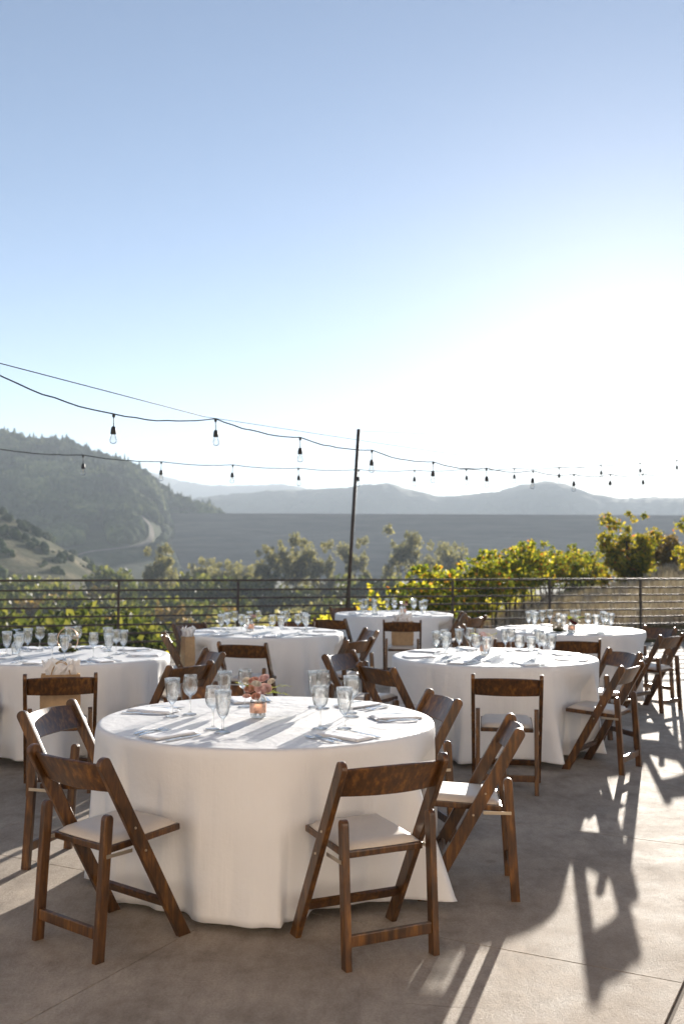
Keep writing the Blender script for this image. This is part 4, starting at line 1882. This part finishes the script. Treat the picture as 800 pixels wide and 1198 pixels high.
    V = np.stack([P - wv, P + wv, P + lean + wv * .3, P + lean - wv * .3], 1).reshape(-1, 3)
    Q = np.arange(n * 4).reshape(-1, 4)
    o = mesh_obj('dry_grass', quads_mesh('dry_grass', V, Q), M['straw'])
    tag(o, 'pale dry grass covering the bank beyond the railing at right', 'grass', kind='stuff')


def build_house():
    """unseen house, placed and toned for warm bounce; its porch shades the near terrace"""
    root = empty('unseen_house', (0, -2.6, 0))
    tag(root, 'unseen warm stucco house with a timber porch roof behind the camera', 'building')
    b = bmesh.new()
    for x0, x1, z0, z1 in ((-9, -6.2, 0, 5.6), (-3.8, -1.4, 0, 5.6), (1.4, 3.8, 0, 5.6), (6.2, 11, 0, 5.6), (-6.2, -3.8, 0, .9), (-6.2, -3.8, 2.5, 5.6), (3.8, 6.2, 0, .9), (3.8, 6.2, 2.5, 5.6), (-1.4, 1.4, 2.4, 5.6)):
        add_box(b, x0, x1, -.25, 0, z0, z1)
    bm_obj('wall', b, M['stucco'], root)
    for x0 in (-6.2, 3.8):
        b = bmesh.new()
        for a in ((x0, x0 + .08, .9, 2.5), (x0 + 2.32, x0 + 2.4, .9, 2.5), (x0 + .08, x0 + 2.32, .9, .98), (x0 + .08, x0 + 2.32, 2.42, 2.5), (x0 + 1.17, x0 + 1.23, .98, 2.42)):
            add_box(b, a[0], a[1], -.16, -.08, a[2], a[3])
        w = bm_obj('window', b, M['rail'], root)
        b = bmesh.new()
        add_box(b, x0 + .08, x0 + 2.32, -.125, -.115, .98, 2.42)
        bm_obj('pane', b, M['pane'], w)
    b = bmesh.new()
    add_box(b, -1.4, 1.4, -.16, -.10, 0, 2.4)
    bm_obj('door', b, M['wood'], root)
    b = bmesh.new()
    add_box(b, -9.4, 11.4, -.3, 4.6, 5.65, 5.80)
    for k in range(18):
        x = -9 + k * 1.18
        add_box(b, x - .06, x + .06, .002, 4.5, 5.45, 5.648)
    bm_obj('porch_roof', b, M['timber'], root)
    for x in (-8.6, 10.6):
        b = bmesh.new()
        add_box(b, x - .1, x + .1, 4.2, 4.4, 0, 5.445)
        bm_obj('post', b, M['timber'], root)


def build_haze():
    b = bmesh.new()
    add_box(b, -4200, 4200, -4000, 4200, -40, 290)
    m, nt, out = new_mat('haze_air')
    v = N(nt, 'VolumePrincipled')
    v.inputs['Color'].default_value = (.78, .88, 1.0, 1)
    v.inputs['Density'].default_value = HAZE
    v.inputs['Anisotropy'].default_value = .08
    nt.links.new(v.outputs[0], out.inputs['Volume'])
    o = bm_obj('haze', b, m)
    tag(o, kind='stuff')
    o['label'] = 'pale blue haze filling the valley air'
    o['category'] = 'haze'


HAZE = 2.7e-4

build_light()
build_camera()
build_terrace()
top = build_railing()
chairs = build_chairs()
build_tables(chairs)
build_settings()
build_decor()
build_strings(top)
build_land()
build_hills()
build_plants()
build_house()
build_haze()

sc.view_settings.view_transform = 'Standard'
sc.view_settings.look = 'None'
sc.view_settings.gamma = 1
sc.view_settings.use_curve_mapping = False
sc.view_settings.exposure = 1.76
sc.render.engine = 'CYCLES'
cy = sc.cycles
cy.use_denoising = True
cy.max_bounces = 8
cy.diffuse_bounces = 4
cy.glossy_bounces = 3
cy.transparent_max_bounces = 24
cy.transmission_bounces = 8
cy.volume_bounces = 1
cy.caustics_reflective = False
cy.caustics_refractive = False
cy.sample_clamp_indirect = 8
